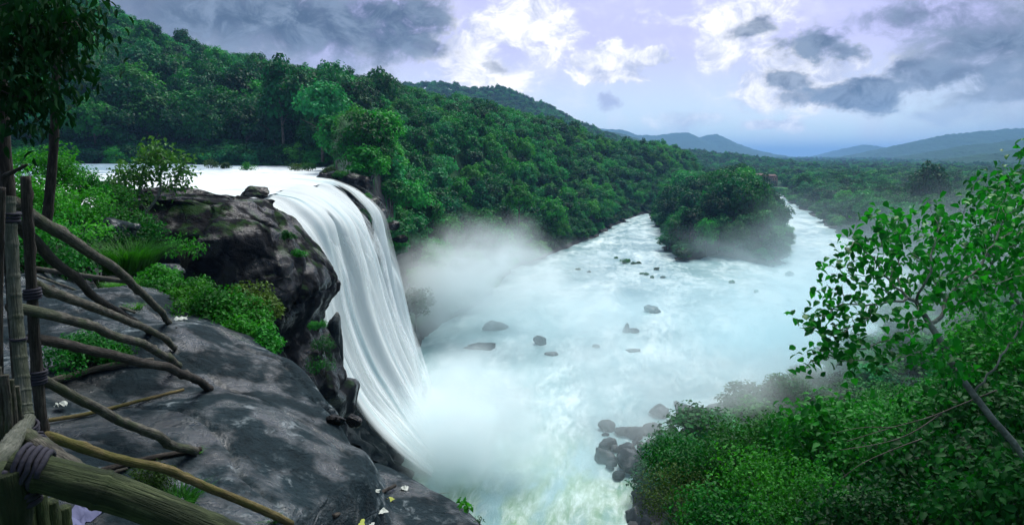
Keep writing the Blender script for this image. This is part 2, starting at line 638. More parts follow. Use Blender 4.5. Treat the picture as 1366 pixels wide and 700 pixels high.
def pole_mat(name, dark_, mid_, light_, moss=None, moss_amount=0.7):
    """weathered wood: the grain runs along the pole, with cracks, dark stains and moss"""
    m, g, out = new_mat(name)
    at = g.new('ShaderNodeAttribute')
    at.attribute_name = 'grain'
    v = at.outputs['Vector']
    fib = g.noise(g.vm('MULTIPLY', v, (9, 190, 190)), 1.0, 5, 0.6, 0.5)
    blo = g.noise(g.vm('MULTIPLY', v, (7, 30, 30)), 1.0, 5, 0.65, 0.4)
    spk = g.noise(g.vm('MULTIPLY', v, (60, 120, 120)), 1.0, 3, 0.6)
    f = g.m('ADD', g.m('MULTIPLY', fib, 0.5), g.m('MULTIPLY', blo, 0.5))
    col = g.ramp(f, [(0.36, dark_), (0.50, mid_), (0.64, light_)])
    crackk = g.ss(fib, 0.36, 0.30)
    col = g.mix(g.m('MULTIPLY', crackk, 0.85), col, tuple(0.25 * c for c in dark_))
    col = g.mix(g.ss(spk, 0.60, 0.70, 0, 0.7), col, tuple(0.5 * c for c in dark_))
    if moss:
        col = g.mix(g.ss(g.noise(g.vm('MULTIPLY', v, (4, 16, 16)), 1.0, 4, 0.6), 0.48, 0.62, 0, moss_amount), col, moss)
    h = g.m('ADD', g.m('ADD', fib, g.m('MULTIPLY', blo, 0.7)), g.m('MULTIPLY', spk, 0.3))
    principled(g, out, col, 0.8, 0.25, g.bump(h, 0.9, 0.012))
    return m


M['pole_grey'] = pole_mat('weathered_pole', (0.018, 0.018, 0.016), (0.065, 0.062, 0.050), (0.19, 0.18, 0.145), (0.035, 0.060, 0.016), 0.5)
M['pole_dark'] = pole_mat('dark_wet_pole', (0.008, 0.007, 0.006), (0.028, 0.024, 0.020), (0.085, 0.075, 0.062))
M['pole_yellow'] = pole_mat('yellowed_pole', (0.045, 0.034, 0.012), (0.13, 0.105, 0.040), (0.27, 0.21, 0.10), (0.075, 0.085, 0.012), 0.6)
M['bamboo'] = pole_mat('old_bamboo', (0.045, 0.050, 0.036), (0.085, 0.095, 0.074), (0.17, 0.175, 0.145), (0.03, 0.045, 0.016), 0.5)
M['bamboo_green'] = pole_mat('mossy_bamboo', (0.014, 0.024, 0.008), (0.038, 0.056, 0.020), (0.095, 0.115, 0.055), (0.008, 0.016, 0.005), 0.8)


def plain_mat(name, c, rough=0.7, sc=8.0, var=0.35):
    m, g, out = new_mat(name)
    tc = g.new('ShaderNodeTexCoord')
    n = g.noise(tc.outputs['Object'], sc, 4, 0.6)
    col = g.mix(n, tuple(v * (1 - var) for v in c), tuple(v * (1 + var) for v in c))
    principled(g, out, col, rough, 0.35, g.bump(n, 0.3, 0.02))
    return m


M['cloth'] = plain_mat('dark_cloth', (0.022, 0.022, 0.034), 0.85, 25)
M['cloth_blue'] = plain_mat('faded_blue_cloth', (0.10, 0.11, 0.20), 0.85, 18)
M['plastic'] = plain_mat('dirty_white_plastic', (0.36, 0.40, 0.36), 0.4, 16, 0.5)
M['litter'] = plain_mat('yellow_leaf_litter', (0.28, 0.33, 0.05), 0.6, 20, 0.5)


def rock_mat(name, c_dark, c_light, scale=0.35, wet=0.45, lichen_glint=0.0, moss=0.0, crack=0.5, spec=0.4):
    m, g, out = new_mat(name)
    ge = g.new('ShaderNodeNewGeometry')
    v = ge.outputs['Position']
    mp = g.vm('MULTIPLY', v, (1.0, 1.0, 2.2))
    n1 = g.noise(mp, scale, 8, 0.62, 0.5)
    n2 = g.noise(v, scale * 6.5, 7, 0.65, 0.3)
    n3 = g.noise(v, scale * 34, 4, 0.65)
    f = g.m('ADD', g.m('MULTIPLY', n1, 0.62), g.m('MULTIPLY', n2, 0.38))
    col = g.ramp(f, [(0.36, c_dark), (0.52, tuple((a + b) / 2 for a, b in zip(c_dark, c_light))), (0.68, c_light)])
    col = g.mix(g.ss(n3, 0.50, 0.70, 0, 0.55), col, tuple(0.4 * c for c in c_dark))
    if lichen_glint:
        k = g.m('MULTIPLY', g.ss(n2, 0.55, 0.66), g.ss(n1, 0.46, 0.58))
        col = g.mix(g.m('MULTIPLY', k, lichen_glint), col, (0.34, 0.40, 0.42))  # pale patches: lichen, and wet highlights painted into the colour
    sepn = g.new('ShaderNodeSeparateXYZ')
    g.L(ge.outputs['Normal'], sepn.inputs[0])
    if moss:
        k = g.m('MULTIPLY', g.ss(sepn.outputs[2], 0.3, 0.75), g.ss(g.noise(v, scale * 3.0, 4, 0.6), 0.50, 0.60))
        col = g.mix(g.m('MULTIPLY', k, moss), col, (0.030, 0.10, 0.014))
    vo = g.new('ShaderNodeTexVoronoi', feature='DISTANCE_TO_EDGE')
    vo.inputs['Scale'].default_value = scale * 2.2
    g.L(g.vm('ADD', v, g.vm('SCALE', v)), vo.inputs['Vector']) if False else g.L(mp, vo.inputs['Vector'])
    hair = g.ss(vo.outputs['Distance'], 0.0, 0.04, 0.0, 1.0)
    h = g.m('ADD', g.m('ADD', n2, g.m('MULTIPLY', n3, 0.35)), g.m('MULTIPLY', hair, 0.25 * crack))
    pud = g.ss(g.noise(v, scale * 2.4, 4, 0.55), 0.46, 0.62)
    rough = g.m('SUBTRACT', 0.80, g.m('MULTIPLY', pud, wet))
    principled(g, out, col, rough, g.m('MULTIPLY', g.m('ADD', 0.10, g.m('MULTIPLY', pud, 0.90)), spec), g.bump(h, 0.9, 0.05 / max(scale, 0.2)))
    return m


M['slab'] = rock_mat('wet_rock_slab', (0.006, 0.012, 0.015), (0.024, 0.044, 0.054), 0.75, wet=0.62, lichen_glint=0.40, crack=0.4, spec=0.75)
M['cliff'] = rock_mat('black_wet_cliff', (0.002, 0.0025, 0.003), (0.013, 0.015, 0.019), 0.30, wet=0.55, moss=0.35, spec=0.4)
M['boulder'] = rock_mat('wet_boulder', (0.008, 0.012, 0.016), (0.042, 0.055, 0.064), 0.45, wet=0.4)
M['fall_rock'] = rock_mat('rock_under_the_fall', (0.010, 0.016, 0.018), (0.055, 0.070, 0.075), 0.35, wet=0.5)

# ground: leaf mould and undergrowth where it is gentle, rock where steep
m, g, out = new_mat('jungle_ground')
ge = g.new('ShaderNodeNewGeometry')
v = ge.outputs['Position']
n1 = g.noise(v, 0.05, 6, 0.6)
n2 = g.noise(v, 0.9, 5, 0.65)
veg = g.ramp(g.m('ADD', g.m('MULTIPLY', n1, 0.5), g.m('MULTIPLY', n2, 0.5)), [(0.3, (0.004, 0.030, 0.009)), (0.5, (0.010, 0.072, 0.018)), (0.7, (0.026, 0.125, 0.03))])
sepn = g.new('ShaderNodeSeparateXYZ')
g.L(ge.outputs['True Normal'], sepn.inputs[0])
rk = g.ramp(n2, [(0.35, (0.012, 0.014, 0.016)), (0.7, (0.07, 0.075, 0.08))])
sp = g.new('ShaderNodeSeparateXYZ')
g.L(v, sp.inputs[0])
low = g.ss(sp.outputs[2], 0.5, 1.3, 1.0, 0.0)
steep = g.m('MAXIMUM', g.ss(sepn.outputs[2], 0.30, 0.55, 1.0, 0.0), low)
principled(g, out, g.mix(steep, veg, rk), 0.85, 0.2, g.bump(n2, 0.8, 0.5))
M['ground'] = m

m, g, out = new_mat('far_forest_hill')
ge = g.new('ShaderNodeNewGeometry')
v = ge.outputs['Position']
n2 = g.noise(v, 0.06, 5, 0.65)
n3 = g.noise(v, 0.012, 4, 0.6)
col = g.ramp(g.m('ADD', g.m('MULTIPLY', n2, 0.6), g.m('MULTIPLY', n3, 0.4)), [(0.34, (0.006, 0.032, 0.014)), (0.66, (0.025, 0.095, 0.035))])
principled(g, out, col, 0.9, 0.1, g.bump(n2, 1.0, 8.0))
M['hill'] = m

# ------------------------------------------------------------------ water materials
m, g, out = new_mat('river_water')
ge = g.new('ShaderNodeNewGeometry')
v = ge.outputs['Position']
warp = g.noise(v, 0.045, 4, 0.6)
rot = g.new('ShaderNodeVectorRotate', rotation_type='Z_AXIS')
g.L(v, rot.inputs['Vector'])
rot.inputs['Angle'].default_value = 0.18
mp = g.vm('MULTIPLY', rot.outputs[0], (1.0, 0.42, 1.0))
n1 = g.noise(mp, 0.10, 7, 0.62, 1.4)
n2 = g.noise(mp, 0.55, 7, 0.70, 1.2)
n3 = g.noise(g.vm('MULTIPLY', rot.outputs[0], (1.0, 0.22, 1.0)), 1.9, 6, 0.7, 0.9)
foam = g.m('ADD', g.m('MULTIPLY', n1, 0.40), g.m('ADD', g.m('MULTIPLY', n2, 0.34), g.m('MULTIPLY', n3, 0.26)))
body = g.mix(g.ss(warp, 0.38, 0.62), (0.15, 0.30, 0.32), (0.31, 0.48, 0.50))
sp = g.new('ShaderNodeSeparateXYZ')
g.L(v, sp.inputs[0])
silt = g.m('MULTIPLY', g.ss(sp.outputs[1], 74.0, 54.0), g.ss(n1, 0.38, 0.60))
body = g.mix(g.m('MULTIPLY', silt, 0.9), body, (0.13, 0.27, 0.11))
col = g.mix(g.ss(foam, 0.44, 0.70), body, (0.68, 0.79, 0.80))
rough = g.ss(foam, 0.44, 0.62, 0.28, 0.65)
h = g.m('ADD', g.m('MULTIPLY', n2, 0.7), g.m('MULTIPLY', n3, 0.4))
principled(g, out, col, rough, 0.5, g.bump(h, 0.55, 0.3))
M['river'] = m

m, g, out = new_mat('rapids_water')
ge = g.new('ShaderNodeNewGeometry')
v = ge.outputs['Position']
mp = g.vm('MULTIPLY', v, (0.35, 1.0, 1.0))
n1 = g.noise(mp, 0.22, 6, 0.62, 0.8)
n2 = g.noise(mp, 1.2, 6, 0.68, 0.8)
foam = g.m('ADD', g.m('MULTIPLY', n1, 0.55), g.m('MULTIPLY', n2, 0.45))
sp = g.new('ShaderNodeSeparateXYZ')
g.L(v, sp.inputs[0])
white_near = g.ss(sp.outputs[0], -75.0, -24.0, -0.10, 0.16)
col = g.mix(g.ss(g.m('ADD', foam, white_near), 0.42, 0.60), (0.22, 0.34, 0.42), (0.86, 0.93, 0.95))
principled(g, out, col, 0.4, 0.5, g.bump(n2, 0.6, 0.3))
M['rapids'] = m

CLEFTS = [(0.50, 0.020, 1.0, 0.22, 0.50), (0.655, 0.032, 1.3, 0.24, 0.72), (0.80, 0.046, 1.5, 0.16, 0.80), (0.91, 0.026, 1.3, 0.10, 0.55), (0.30, 0.010, 0.6, 0.30, 0.45), (0.12, 0.012, 0.5, 0.40, 0.7)]
m, g, out = new_mat('falling_water')
tc = g.new('ShaderNodeTexCoord')
uvn = tc.outputs['UV']
a = g.vm('MULTIPLY', uvn, (24.0, 1.1, 1.0))
b = g.vm('MULTIPLY', uvn, (80.0, 2.2, 1.0))
c = g.vm('MULTIPLY', uvn, (8.0, 0.9, 1.0))
na = g.noise(a, 1.0, 4, 0.55, 0.35)
nb = g.noise(b, 1.0, 3, 0.55, 0.25)
nc = g.noise(c, 1.0, 3, 0.5, 0.4)
st = g.m('ADD', g.m('ADD', g.m('MULTIPLY', na, 0.40), g.m('MULTIPLY', nb, 0.12)), g.m('MULTIPLY', nc, 0.48))
col = g.ramp(st, [(0.28, (0.22, 0.46, 0.54)), (0.40, (0.60, 0.82, 0.86)), (0.47, (0.86, 0.95, 0.95)), (0.7, (0.90, 0.97, 0.965))])
p = g.new('ShaderNodeBsdfPrincipled')
g.L(col, p.inputs['Base Color'])
p.inputs['Roughness'].default_value = 0.6
p.inputs['Specular IOR Level'].default_value = 0.2
g.L(g.bump(st, 0.35, 0.5), p.inputs['Normal'])
tl = g.new('ShaderNodeBsdfTranslucent')
g.L(col, tl.inputs['Color'])
mx0 = g.new('ShaderNodeMixShader')
mx0.inputs[0].default_value = 0.35
g.L(p.outputs[0], mx0.inputs[1])
g.L(tl.outputs[0], mx0.inputs[2])
tr = g.new('ShaderNodeBsdfTransparent')
sepu = g.new('ShaderNodeSeparateXYZ')
g.L(uvn, sepu.inputs[0])
# the sheet tears open into strands only where it thins, and feathers out at its two sides
side = g.m('MINIMUM', sepu.outputs[0], g.m('SUBTRACT', 1.0, sepu.outputs[0]))
thin = g.ss(st, 0.30, 0.44, 0.0, 1.0)
edge = g.ss(g.m('ADD', side, g.m('MULTIPLY', g.m('SUBTRACT', na, 0.5), 0.10)), 0.0, 0.05)
tear = None
for c_, w_, a_, t0, t1 in CLEFTS:
    u_ = g.m('SUBTRACT', g.m('SUBTRACT', sepu.outputs[0], c_), g.m('MULTIPLY', sepu.outputs[1], 0.05))
    u_ = g.m('ADD', u_, g.m('MULTIPLY', g.m('SUBTRACT', na, 0.5), 0.05))
    k_ = g.ss(g.m('ABSOLUTE', u_), w_ * 1.15, w_ * 0.30, 0.0, a_)
    k_ = g.m('MULTIPLY', k_, g.m('MULTIPLY', g.ss(sepu.outputs[1], t0, t0 + 0.10), g.ss(sepu.outputs[1], t1 + 0.16, t1)))
    tear = k_ if tear is None else g.m('MAXIMUM', tear, k_)
tear = g.m('MULTIPLY', tear, g.ss(nb, 0.62, 0.40, 0.45, 1.0))
alpha = g.m('MULTIPLY', g.m('SUBTRACT', 1.0, tear, clamp=True), g.m('MAXIMUM', thin, g.ss(sepu.outputs[1], 0.22, 0.06)))
alpha = g.m('MULTIPLY', alpha, edge)
mx = g.new('ShaderNodeMixShader')
g.L(alpha, mx.inputs[0])
g.L(tr.outputs[0], mx.inputs[1])
g.L(mx0.outputs[0], mx.inputs[2])
g.L(mx.outputs[0], out.inputs['Surface'])
M['fall'] = m

# torn outer water: thin white strands that fly clear of the main sheet
m, g, out = new_mat('flying_water')
uvn = g.new('ShaderNodeTexCoord').outputs['UV']
sepu = g.new('ShaderNodeSeparateXYZ')
g.L(uvn, sepu.inputs[0])
na = g.noise(g.vm('MULTIPLY', uvn, (30.0, 3.2, 1.0)), 1.0, 5, 0.62, 0.5)
nb = g.noise(g.vm('MULTIPLY', uvn, (9.0, 2.6, 4.0)), 1.0, 4, 0.6, 0.6)
nc = g.noise(g.vm('MULTIPLY', uvn, (150.0, 16.0, 1.0)), 1.0, 4, 0.7, 0.4)
st = g.m('ADD', g.m('ADD', g.m('MULTIPLY', na, 0.45), g.m('MULTIPLY', nb, 0.35)), g.m('MULTIPLY', nc, 0.20))
side = g.m('MINIMUM', sepu.outputs[0], g.m('SUBTRACT', 1.0, sepu.outputs[0]))
al = g.m('MULTIPLY', g.m('MULTIPLY', g.ss(st, 0.46, 0.66, 0.0, 0.85), g.ss(g.m('ADD', sepu.outputs[0], g.m('MULTIPLY', sepu.outputs[1], -0.25)), 0.62, 0.50, 0.25, 1.0)), g.m('MULTIPLY', g.ss(sepu.outputs[1], 0.22, 0.40), g.ss(g.m('ADD', side, g.m('MULTIPLY', g.m('SUBTRACT', na, 0.5), 0.1)), 0.0, 0.08)))
di = g.new('ShaderNodeBsdfDiffuse')
di.inputs['Color'].default_value = (0.92, 0.97, 0.98, 1)
tl = g.new('ShaderNodeBsdfTranslucent')
tl.inputs['Color'].default_value = (0.92, 0.97, 0.98, 1)
mx0 = g.new('ShaderNodeMixShader')
mx0.inputs[0].default_value = 0.45
g.L(di.outputs[0], mx0.inputs[1])
g.L(tl.outputs[0], mx0.inputs[2])
tr = g.new('ShaderNodeBsdfTransparent')
mx = g.new('ShaderNodeMixShader')
g.L(al, mx.inputs[0])
g.L(tr.outputs[0], mx.inputs[1])
g.L(mx0.outputs[0], mx.inputs[2])
g.L(mx.outputs[0], out.inputs['Surface'])
M['flying'] = m

# ------------------------------------------------------------------ lie of the land
BANK = [(-14.5, 87), (-13.5, 106), (-7, 133), (3.3, 179), (18, 212), (32, 249), (48, 299), (60, 330), (82, 365), (125, 425), (170, 520), (186, 560)]
RIGHT = [(206, 548), (190, 484), (162, 390), (136, 299), (117, 242), (109, 212), (106, 188), (97, 158), (78, 126), (56, 105), (40, 86), (28, 75), (22.5, 66),
         (17, 63), (12.5, 59), (10.5, 54), (8.5, 48), (7, 36), (5, 24), (2.0, 12)]
NEARL = [(0.5, 8), (-3, 14), (-7, 24), (-10, 36), (-11, 46), (-10.5, 58), (-10.0, 80)]
RIVER = BANK + RIGHT + NEARL
ISLAND = [(64, 318), (53.5, 242), (47, 204), (44, 181), (49.5, 183), (58, 193), (63, 181), (69, 175), (78, 195), (95, 242), (122, 317), (150, 408), (168, 485), (160, 500), (112, 400), (84, 352)]
PLAT = [(1.4, -12), (1.3, 2.2), (0.2, 5.0), (-1.6, 7.6), (-6.2, 11.5), (-11.2, 20), (-18, 32), (-22.5, 42), (-21.5, 50), (-21, 88), (-19, 95), (-16, 118), (-12, 140), (-4, 181), (10, 215), (25, 252),
        (41, 302), (53, 334), (76, 370), (118, 432), (160, 525), (170, 900), (-3000, 900), (-3000, -12)]
UPPER = [(-17, 50), (-17, 88), (-27, 97), (-34, 122), (-42, 152), (-75, 159), (-110, 153), (-170, 150), (-128, 142), (-92, 133), (-62, 93), (-46, 73), (-32, 55), (-23, 47)]
HILLP = [(-900, 120), (-170, 152), (-110, 156), (-75, 162), (-42, 155), (-33, 122), (-26, 99), (-17, 96)] + BANK[1:] + [(190, 700), (-900, 900)]
CREST = [(-700, 200, 180), (-400, 250, 134), (-165, 280, 79), (-118, 300, 63), (-91, 320, 57), (-68, 340, 55), (-45, 370, 52), (-10, 400, 45), (28, 450, 20), (61, 480, 5), (96, 500, 1), (123, 520, 1), (172, 560, 0)]


def river_dist(x, y):
    d, i, _ = dist_poly(x, y, RIVER)
    di, ii, _ = dist_poly(x, y, ISLAND)
    wob = 3.2 * fb2(x, y, 14.0, 3, 7) + 1.2 * fb2(x, y, 4.0, 2, 8)
    wob = wob * sst(np.asarray(y, float), 80, 140)
    d, di = d + 0 * wob, di
    s = np.where(i, -d, d) + wob
    i = s < 0
    d = np.abs(s)
    sd_i = np.where(ii, di, -di) - wob
    ii, di = sd_i > 0, np.abs(sd_i)
    return np.where(ii, di, np.where(i, np.maximum(-d, -di), s)), ii


def land(x, y):
    x = np.asarray(x, float)
    y = np.asarray(y, float)
    rd, isl = river_dist(x, y)
    n1 = fb2(x, y, 60, 4, 3)
    n2 = fb2(x, y, 9, 4, 5)
    far = sst(np.hypot(x, y), 350, 900)
    z = np.where(rd > 0, 0.25 + 1.6 * sst(rd, 0, 12) + n2 * 0.5 * sst(rd, 0, 5) + n1 * (1.0 + 3.0 * far) * sst(rd, 4, 60), -2.2 * sst(-rd, 0, 4))
    z = z + np.where(isl, 2.0 * sst(rd, 0, 12), 0)
    # slope below the viewpoint on the right of the gorge
    edge = x - (0.20 * y + 0.8)
    s = 17.6 + 0.22 * (x - 8) - 0.05 * y
    s = s * sst(edge, -1.0, 4.5) * (1 - sst(y - 0.25 * x, 18, 56)) * (1 - sst(x, 60, 150))
    s = s * (1 - 0.25 * sst(4.5 - np.hypot(x, y), 0, 2))
    z = np.maximum(z, np.where(y > -30, np.where(s > 0.6, s + n2 * 0.8 * sst(s, 1, 8), -50), 21))
    # left plateau with its drop
    dp, ip, _ = dist_poly(x, y, PLAT)
    sp = np.where(ip, dp, -dp)
    w = 1.6 + 34 * sst(y, 95, 180)
    du, iu, _ = dist_poly(x, y, UPPER)
    su = np.where(iu, du, -du)
    pl = 24.75 + n2 * 0.35 + 0.4 * n1
    pl = np.where(su > -4, pl * (1 - sst(su, -3, 1.5)) + 23.4 * sst(su, -3, 1.5), pl)
    pl = pl + 1.3 * sst(y, 90, 150) * (1 - sst(su, -2, 1))
    pl = pl * sst(sp, -0.6, w)
    pl = np.where(pl > 0.4, pl, -50)
    # hill behind
    dh, ih, _ = dist_poly(x, y, HILLP)
    dc, _, par = dist_poly(x, y, CREST, False)
    cz = np.interp(par, np.arange(len(CREST)), [c[2] for c in CREST])
    cyl = np.interp(par, np.arange(len(CREST)), [c[1] for c in CREST])
    beyond = y > cyl
    base = np.maximum(pl, z)
    r = np.power(dh / (dh + dc + 1e-6), 1.05)
    hill = base * (1 - r) + (cz + 3.5 * n1 + 1.5 * n2) * r
    hill = np.where(beyond, cz - 0.30 * dc + 3.5 * n1, hill)
    z = np.maximum(z, pl)
    z = np.where(ih, np.maximum(z, hill), z)
    # never above the near slab, which is its own mesh
    near = (x < 1.6) & (x > -13) & (y < 14.5) & (y > -14)
    z = np.where(near, np.minimum(z, 23.9), z)
    return z


def ring_grid(angles, radii):
    A, R = np.meshgrid(angles, radii, indexing='ij')
    return np.sin(A) * R, np.cos(A) * R


fa = np.concatenate([np.radians(np.linspace(-180, -56, 40))[:-1], np.radians(np.linspace(-56, 60, 560)), np.radians(np.linspace(60, 180, 40))[1:]])
rr = np.concatenate([np.geomspace(1.5, 900, 330), np.geomspace(900, 26000, 60)[1:]])
X, Y = ring_grid(fa, rr)
Z = land(X, Y)
Vt = np.stack([X.ravel(), Y.ravel(), Z.ravel()], 1)
ground = structure(link('ground', mesh_np('ground', Vt, grid_faces(len(fa), len(rr))[:, ::-1]), M['ground']))


def hz(x, y):
    return land(np.atleast_1d(np.asarray(x, float)), np.atleast_1d(np.asarray(y, float)))


# far ridges, each a long mound with a wooded, uneven crest
def ridge(pts, width, seed, bump, mat):
    P = np.array([at_y(px, py, D) for px, py, D in pts])
    # one crest sample every few metres
    t = np.linspace(0, len(P) - 1, 420)
    i = np.clip(t.astype(int), 0, len(P) - 2)
    f = (t - i)[:, None]
    f = f * f * (3 - 2 * f) * 0.5 + f * 0.5
    Cc = P[i] * (1 - f) + P[i + 1] * f
    s = np.linspace(-1, 1, 61)
    out = np.zeros((len(t), len(s), 3))
    out[:, :, 0] = Cc[:, None, 0]
    out[:, :, 1] = Cc[:, None, 1] + s[None, :] * width
    prof = (1 - np.abs(s)) ** 0.85
    out[:, :, 2] = -6 + (Cc[:, None, 2] + 6) * prof[None, :]
    n = fb2(out[:, :, 0], out[:, :, 1], width * 0.35, 5, seed, 0.5, True)
    fine = fb2(out[:, :, 0], out[:, :, 1], bump * 1.3, 3, seed + 9)
    out[:, :, 2] += (n * 0.16 * (Cc[:, None, 2]) * np.abs(s)[None, :] ** 0.5 * 1.2 + fine * bump * 0.42) * np.minimum(prof * 4, 1)[None, :]
    return structure(link('hill', mesh_np('hill', out.reshape(-1, 3), grid_faces(len(t), len(s))), mat)), out


def D_(pts, D):
    return [(a, b, D) for a, b in pts]


h2, ridge_near = ridge(D_([(430, 140), (500, 128), (545, 121), (590, 118), (630, 128), (668, 125), (700, 136), (730, 149), (760, 167), (800, 183), (840, 196), (880, 205), (930, 211), (990, 216)], 1300), 420, 31, 8, M['hill'])
ridge(D_([(700, 158), (740, 160), (775, 164), (800, 174), (830, 179), (870, 191), (900, 199), (960, 207), (1010, 213)], 2900), 700, 41, 12, M['hill'])
ridge(D_([(740, 172), (800, 172), (830, 173), (850, 180), (875, 181), (895, 178), (915, 177), (932, 184), (945, 180), (956, 179), (975, 190), (1000, 200), (1045, 214)], 5600), 1000, 51, 14, M['hill'])
ridge(D_([(1085, 217), (1120, 207), (1140, 196), (1154, 193), (1172, 199), (1195, 207), (1230, 215)], 6600), 1000, 61, 14, M['hill'])
ridge(D_([(1120, 216), (1165, 206), (1200, 195), (1230, 187), (1260, 180), (1300, 176), (1340, 172), (1380, 171), (1450, 166), (1600, 172)], 3900), 800, 71, 14, M['hill'])
ridge(D_([(1185, 216), (1230, 208), (1270, 199), (1300, 193), (1330, 191), (1366, 185), (1450, 179), (1560, 180)], 2600), 560, 81, 10, M['hill'])
ridge(D_([(1130, 222), (1200, 219), (1260, 215), (1310, 208), (1366, 199), (1450, 192), (1560, 190)], 1700), 420, 91, 9, M['hill'])

# ------------------------------------------------------------------ rivers
wa = np.radians(np.linspace(-30, 34, 420))
wr = np.geomspace(20, 900, 420)
X, Y = ring_grid(wa, wr)
wv = 0.16 * fb2(X, Y * 0.6, 5.0, 4, 11) + 0.10 * fb2(X, Y, 1.6, 3, 12) + 0.10 * fb2(X, Y * 0.5, 20, 3, 13)
calm = 1 - sst(Y, 250, 700) * 0.5
Vw = np.stack([X.ravel(), Y.ravel(), (wv * calm).ravel()], 1)
structure(link('river_water', mesh_np('river_water', Vw, grid_faces(len(wa), len(wr))[:, ::-1]), M['river']))


def upper_z(x, y):
    x = np.asarray(x, float)
    d = np.clip(-19.5 - x, 0, 200)
    z = 24.72 + 0.55 * sst(d, 0, 16) + 0.75 * sst(d, 10, 70) + 0.25 * sst(y, 90, 150)
    return z


ux = np.linspace(-185, -20.2, 420)
uy = np.linspace(38, 166, 330)
X, Y = np.meshgrid(ux, uy, indexing='ij')
du, iu, _ = dist_poly(X, Y, UPPER)
rip = 0.28 * fb2(X * 0.5, Y, 3.2, 4, 21) * sst(X, -95, -30) + 0.07 * fb2(X * 0.4, Y, 1.2, 3, 22)
Z = upper_z(X, Y) + rip
Vu = np.stack([X.ravel(), Y.ravel(), Z.ravel()], 1)
Fu = grid_faces(len(ux), len(uy))
keep = (((iu | (du < 6)) & (X < np.interp(Y, [45, 52, 88, 100], [-20.6, -20.3, -22.6, -22.6]))).ravel())[Fu].all(1)
structure(link('upper_river_water', mesh_np('upper_river_water', Vu, Fu[keep]), M['rapids']))

# the fall: near and far profile lines, sheet between them
NEARP = [(-24.5, 47.5, 25.05), (-22, 50.5, 24.85), (-19.8, 52, 24.45), (-17.9, 51.8, 23.0), (-16.5, 51.7, 21.2), (-15.2, 52, 17.5), (-14.3, 52.4, 12.3), (-12.5, 53.6, 7.2), (-9.9, 55.2, 3.2), (-6.6, 57.0, -0.4)]
FARP = [(-27, 91.5, 25.45), (-24.5, 90, 25.15), (-22.2, 88.5, 24.7), (-19.4, 87.5, 23.6), (-16.2, 86.5, 21.2), (-14.8, 85.2, 18.4), (-13.8, 84, 15.2), (-12.9, 83, 11.2), (-11.8, 82, 6.2), (-10.4, 80, -0.4)]


def spline(P, n):
    P = np.asarray(P, float)
    t = np.linspace(0, len(P) - 1, n)
    i = np.clip(t.astype(int), 0, len(P) - 2)
    f = (t - i)[:, None]
    g_ = lambda k: P[np.clip(k, 0, len(P) - 1)]
    a, b, c, d = g_(i - 1), g_(i), g_(i + 1), g_(i + 2)
    return 0.5 * ((2 * b) + (-a + c) * f + (2 * a - 5 * b + 4 * c - d) * f ** 2 + (-a + 3 * b - 3 * c + d) * f ** 3)


def fall_sheet(ns, nt, push, s0=0.0, s1=1.0, seed=3, rough=1.0):
    A, B = spline(NEARP, nt), spline(FARP, nt)
    s = np.linspace(s0, s1, ns)
    t = np.linspace(0, 1, nt)
    P = A[None] * (1 - s[:, None, None]) + B[None] * s[:, None, None]
    S, T = np.meshgrid(s, t, indexing='ij')
    prog = sst(T, 0.14, 0.55)
    # veils: each stretch of the lip throws its water a different way, with clefts of bare rock between them
    w1 = fb2(S * 7, T * 0.45, 1.0, 3, seed)
    w2 = fb2(S * 26, T * 0.9, 1.0, 2, seed + 5)
    w3 = fb2(S * 6, T * 0.6, 1.0, 4, seed + 8)
    cleft = sum(a * np.exp(-((S - c - 0.05 * T + 0.012 * np.sin(T * 9 + c * 20)) / w) ** 2) * sst(T, t0, t0 + 0.12) * (1 - sst(T, t1, t1 + 0.2)) for c, w, a, t0, t1 in CLEFTS)
    out = (1.25 * w1 + 0.42 * w2) * prog * rough - 1.5 * cleft * prog + push
    lip = 3.4 * w3 * (1 - sst(T, 0.30, 0.62)) * sst(T, 0.02, 0.2)
    P[:, :, 0] += out + lip
    P[:, :, 2] += (0.55 * w1 + 0.30 * w2) * (1 - prog) * rough * sst(T, 0.05, 0.2)
    P[:, :, 1] += 0.7 * fb2(S * 10, T * 1.4, 1, 2, seed + 11) * prog
    uvs = np.stack([S.ravel(), T.ravel()], 1)
    return P, uvs


P, uvs = fall_sheet(300, 170, 0.0)
structure(link('waterfall', mesh_np('waterfall', P.reshape(-1, 3), grid_faces(300, 170)[:, ::-1], uv=uvs), M['fall']))['label'] = 'broad white waterfall pouring over the cliff into the gorge'
P, uvs = fall_sheet(220, 120, 0.55, 0.01, 0.995, seed=19)
structure(link('waterfall', mesh_np('waterfall', P.reshape(-1, 3), grid_faces(220, 120)[:, ::-1], uv=uvs), M['flying']))
# the rock wall the water runs down
P, _ = fall_sheet(150, 90, -1.6, -0.02, 1.02)
A = P.reshape(-1, 3)
nn = fbm(A / np.array((3.0, 3.0, 4.5)), 4, 77, 0.55, True)
bo, bj = blocks(A, (2.6, 3.4, 2.6), 78, 0.6)
A[:, 0] += -0.5 + 0.6 * nn + 1.2 * bo - 0.4 * bj
A[:, 2] -= 0.7
structure(link('cliff_wall', mesh_np('cliff_wall', A, grid_faces(150, 90)[:, ::-1]), M['fall_rock']))

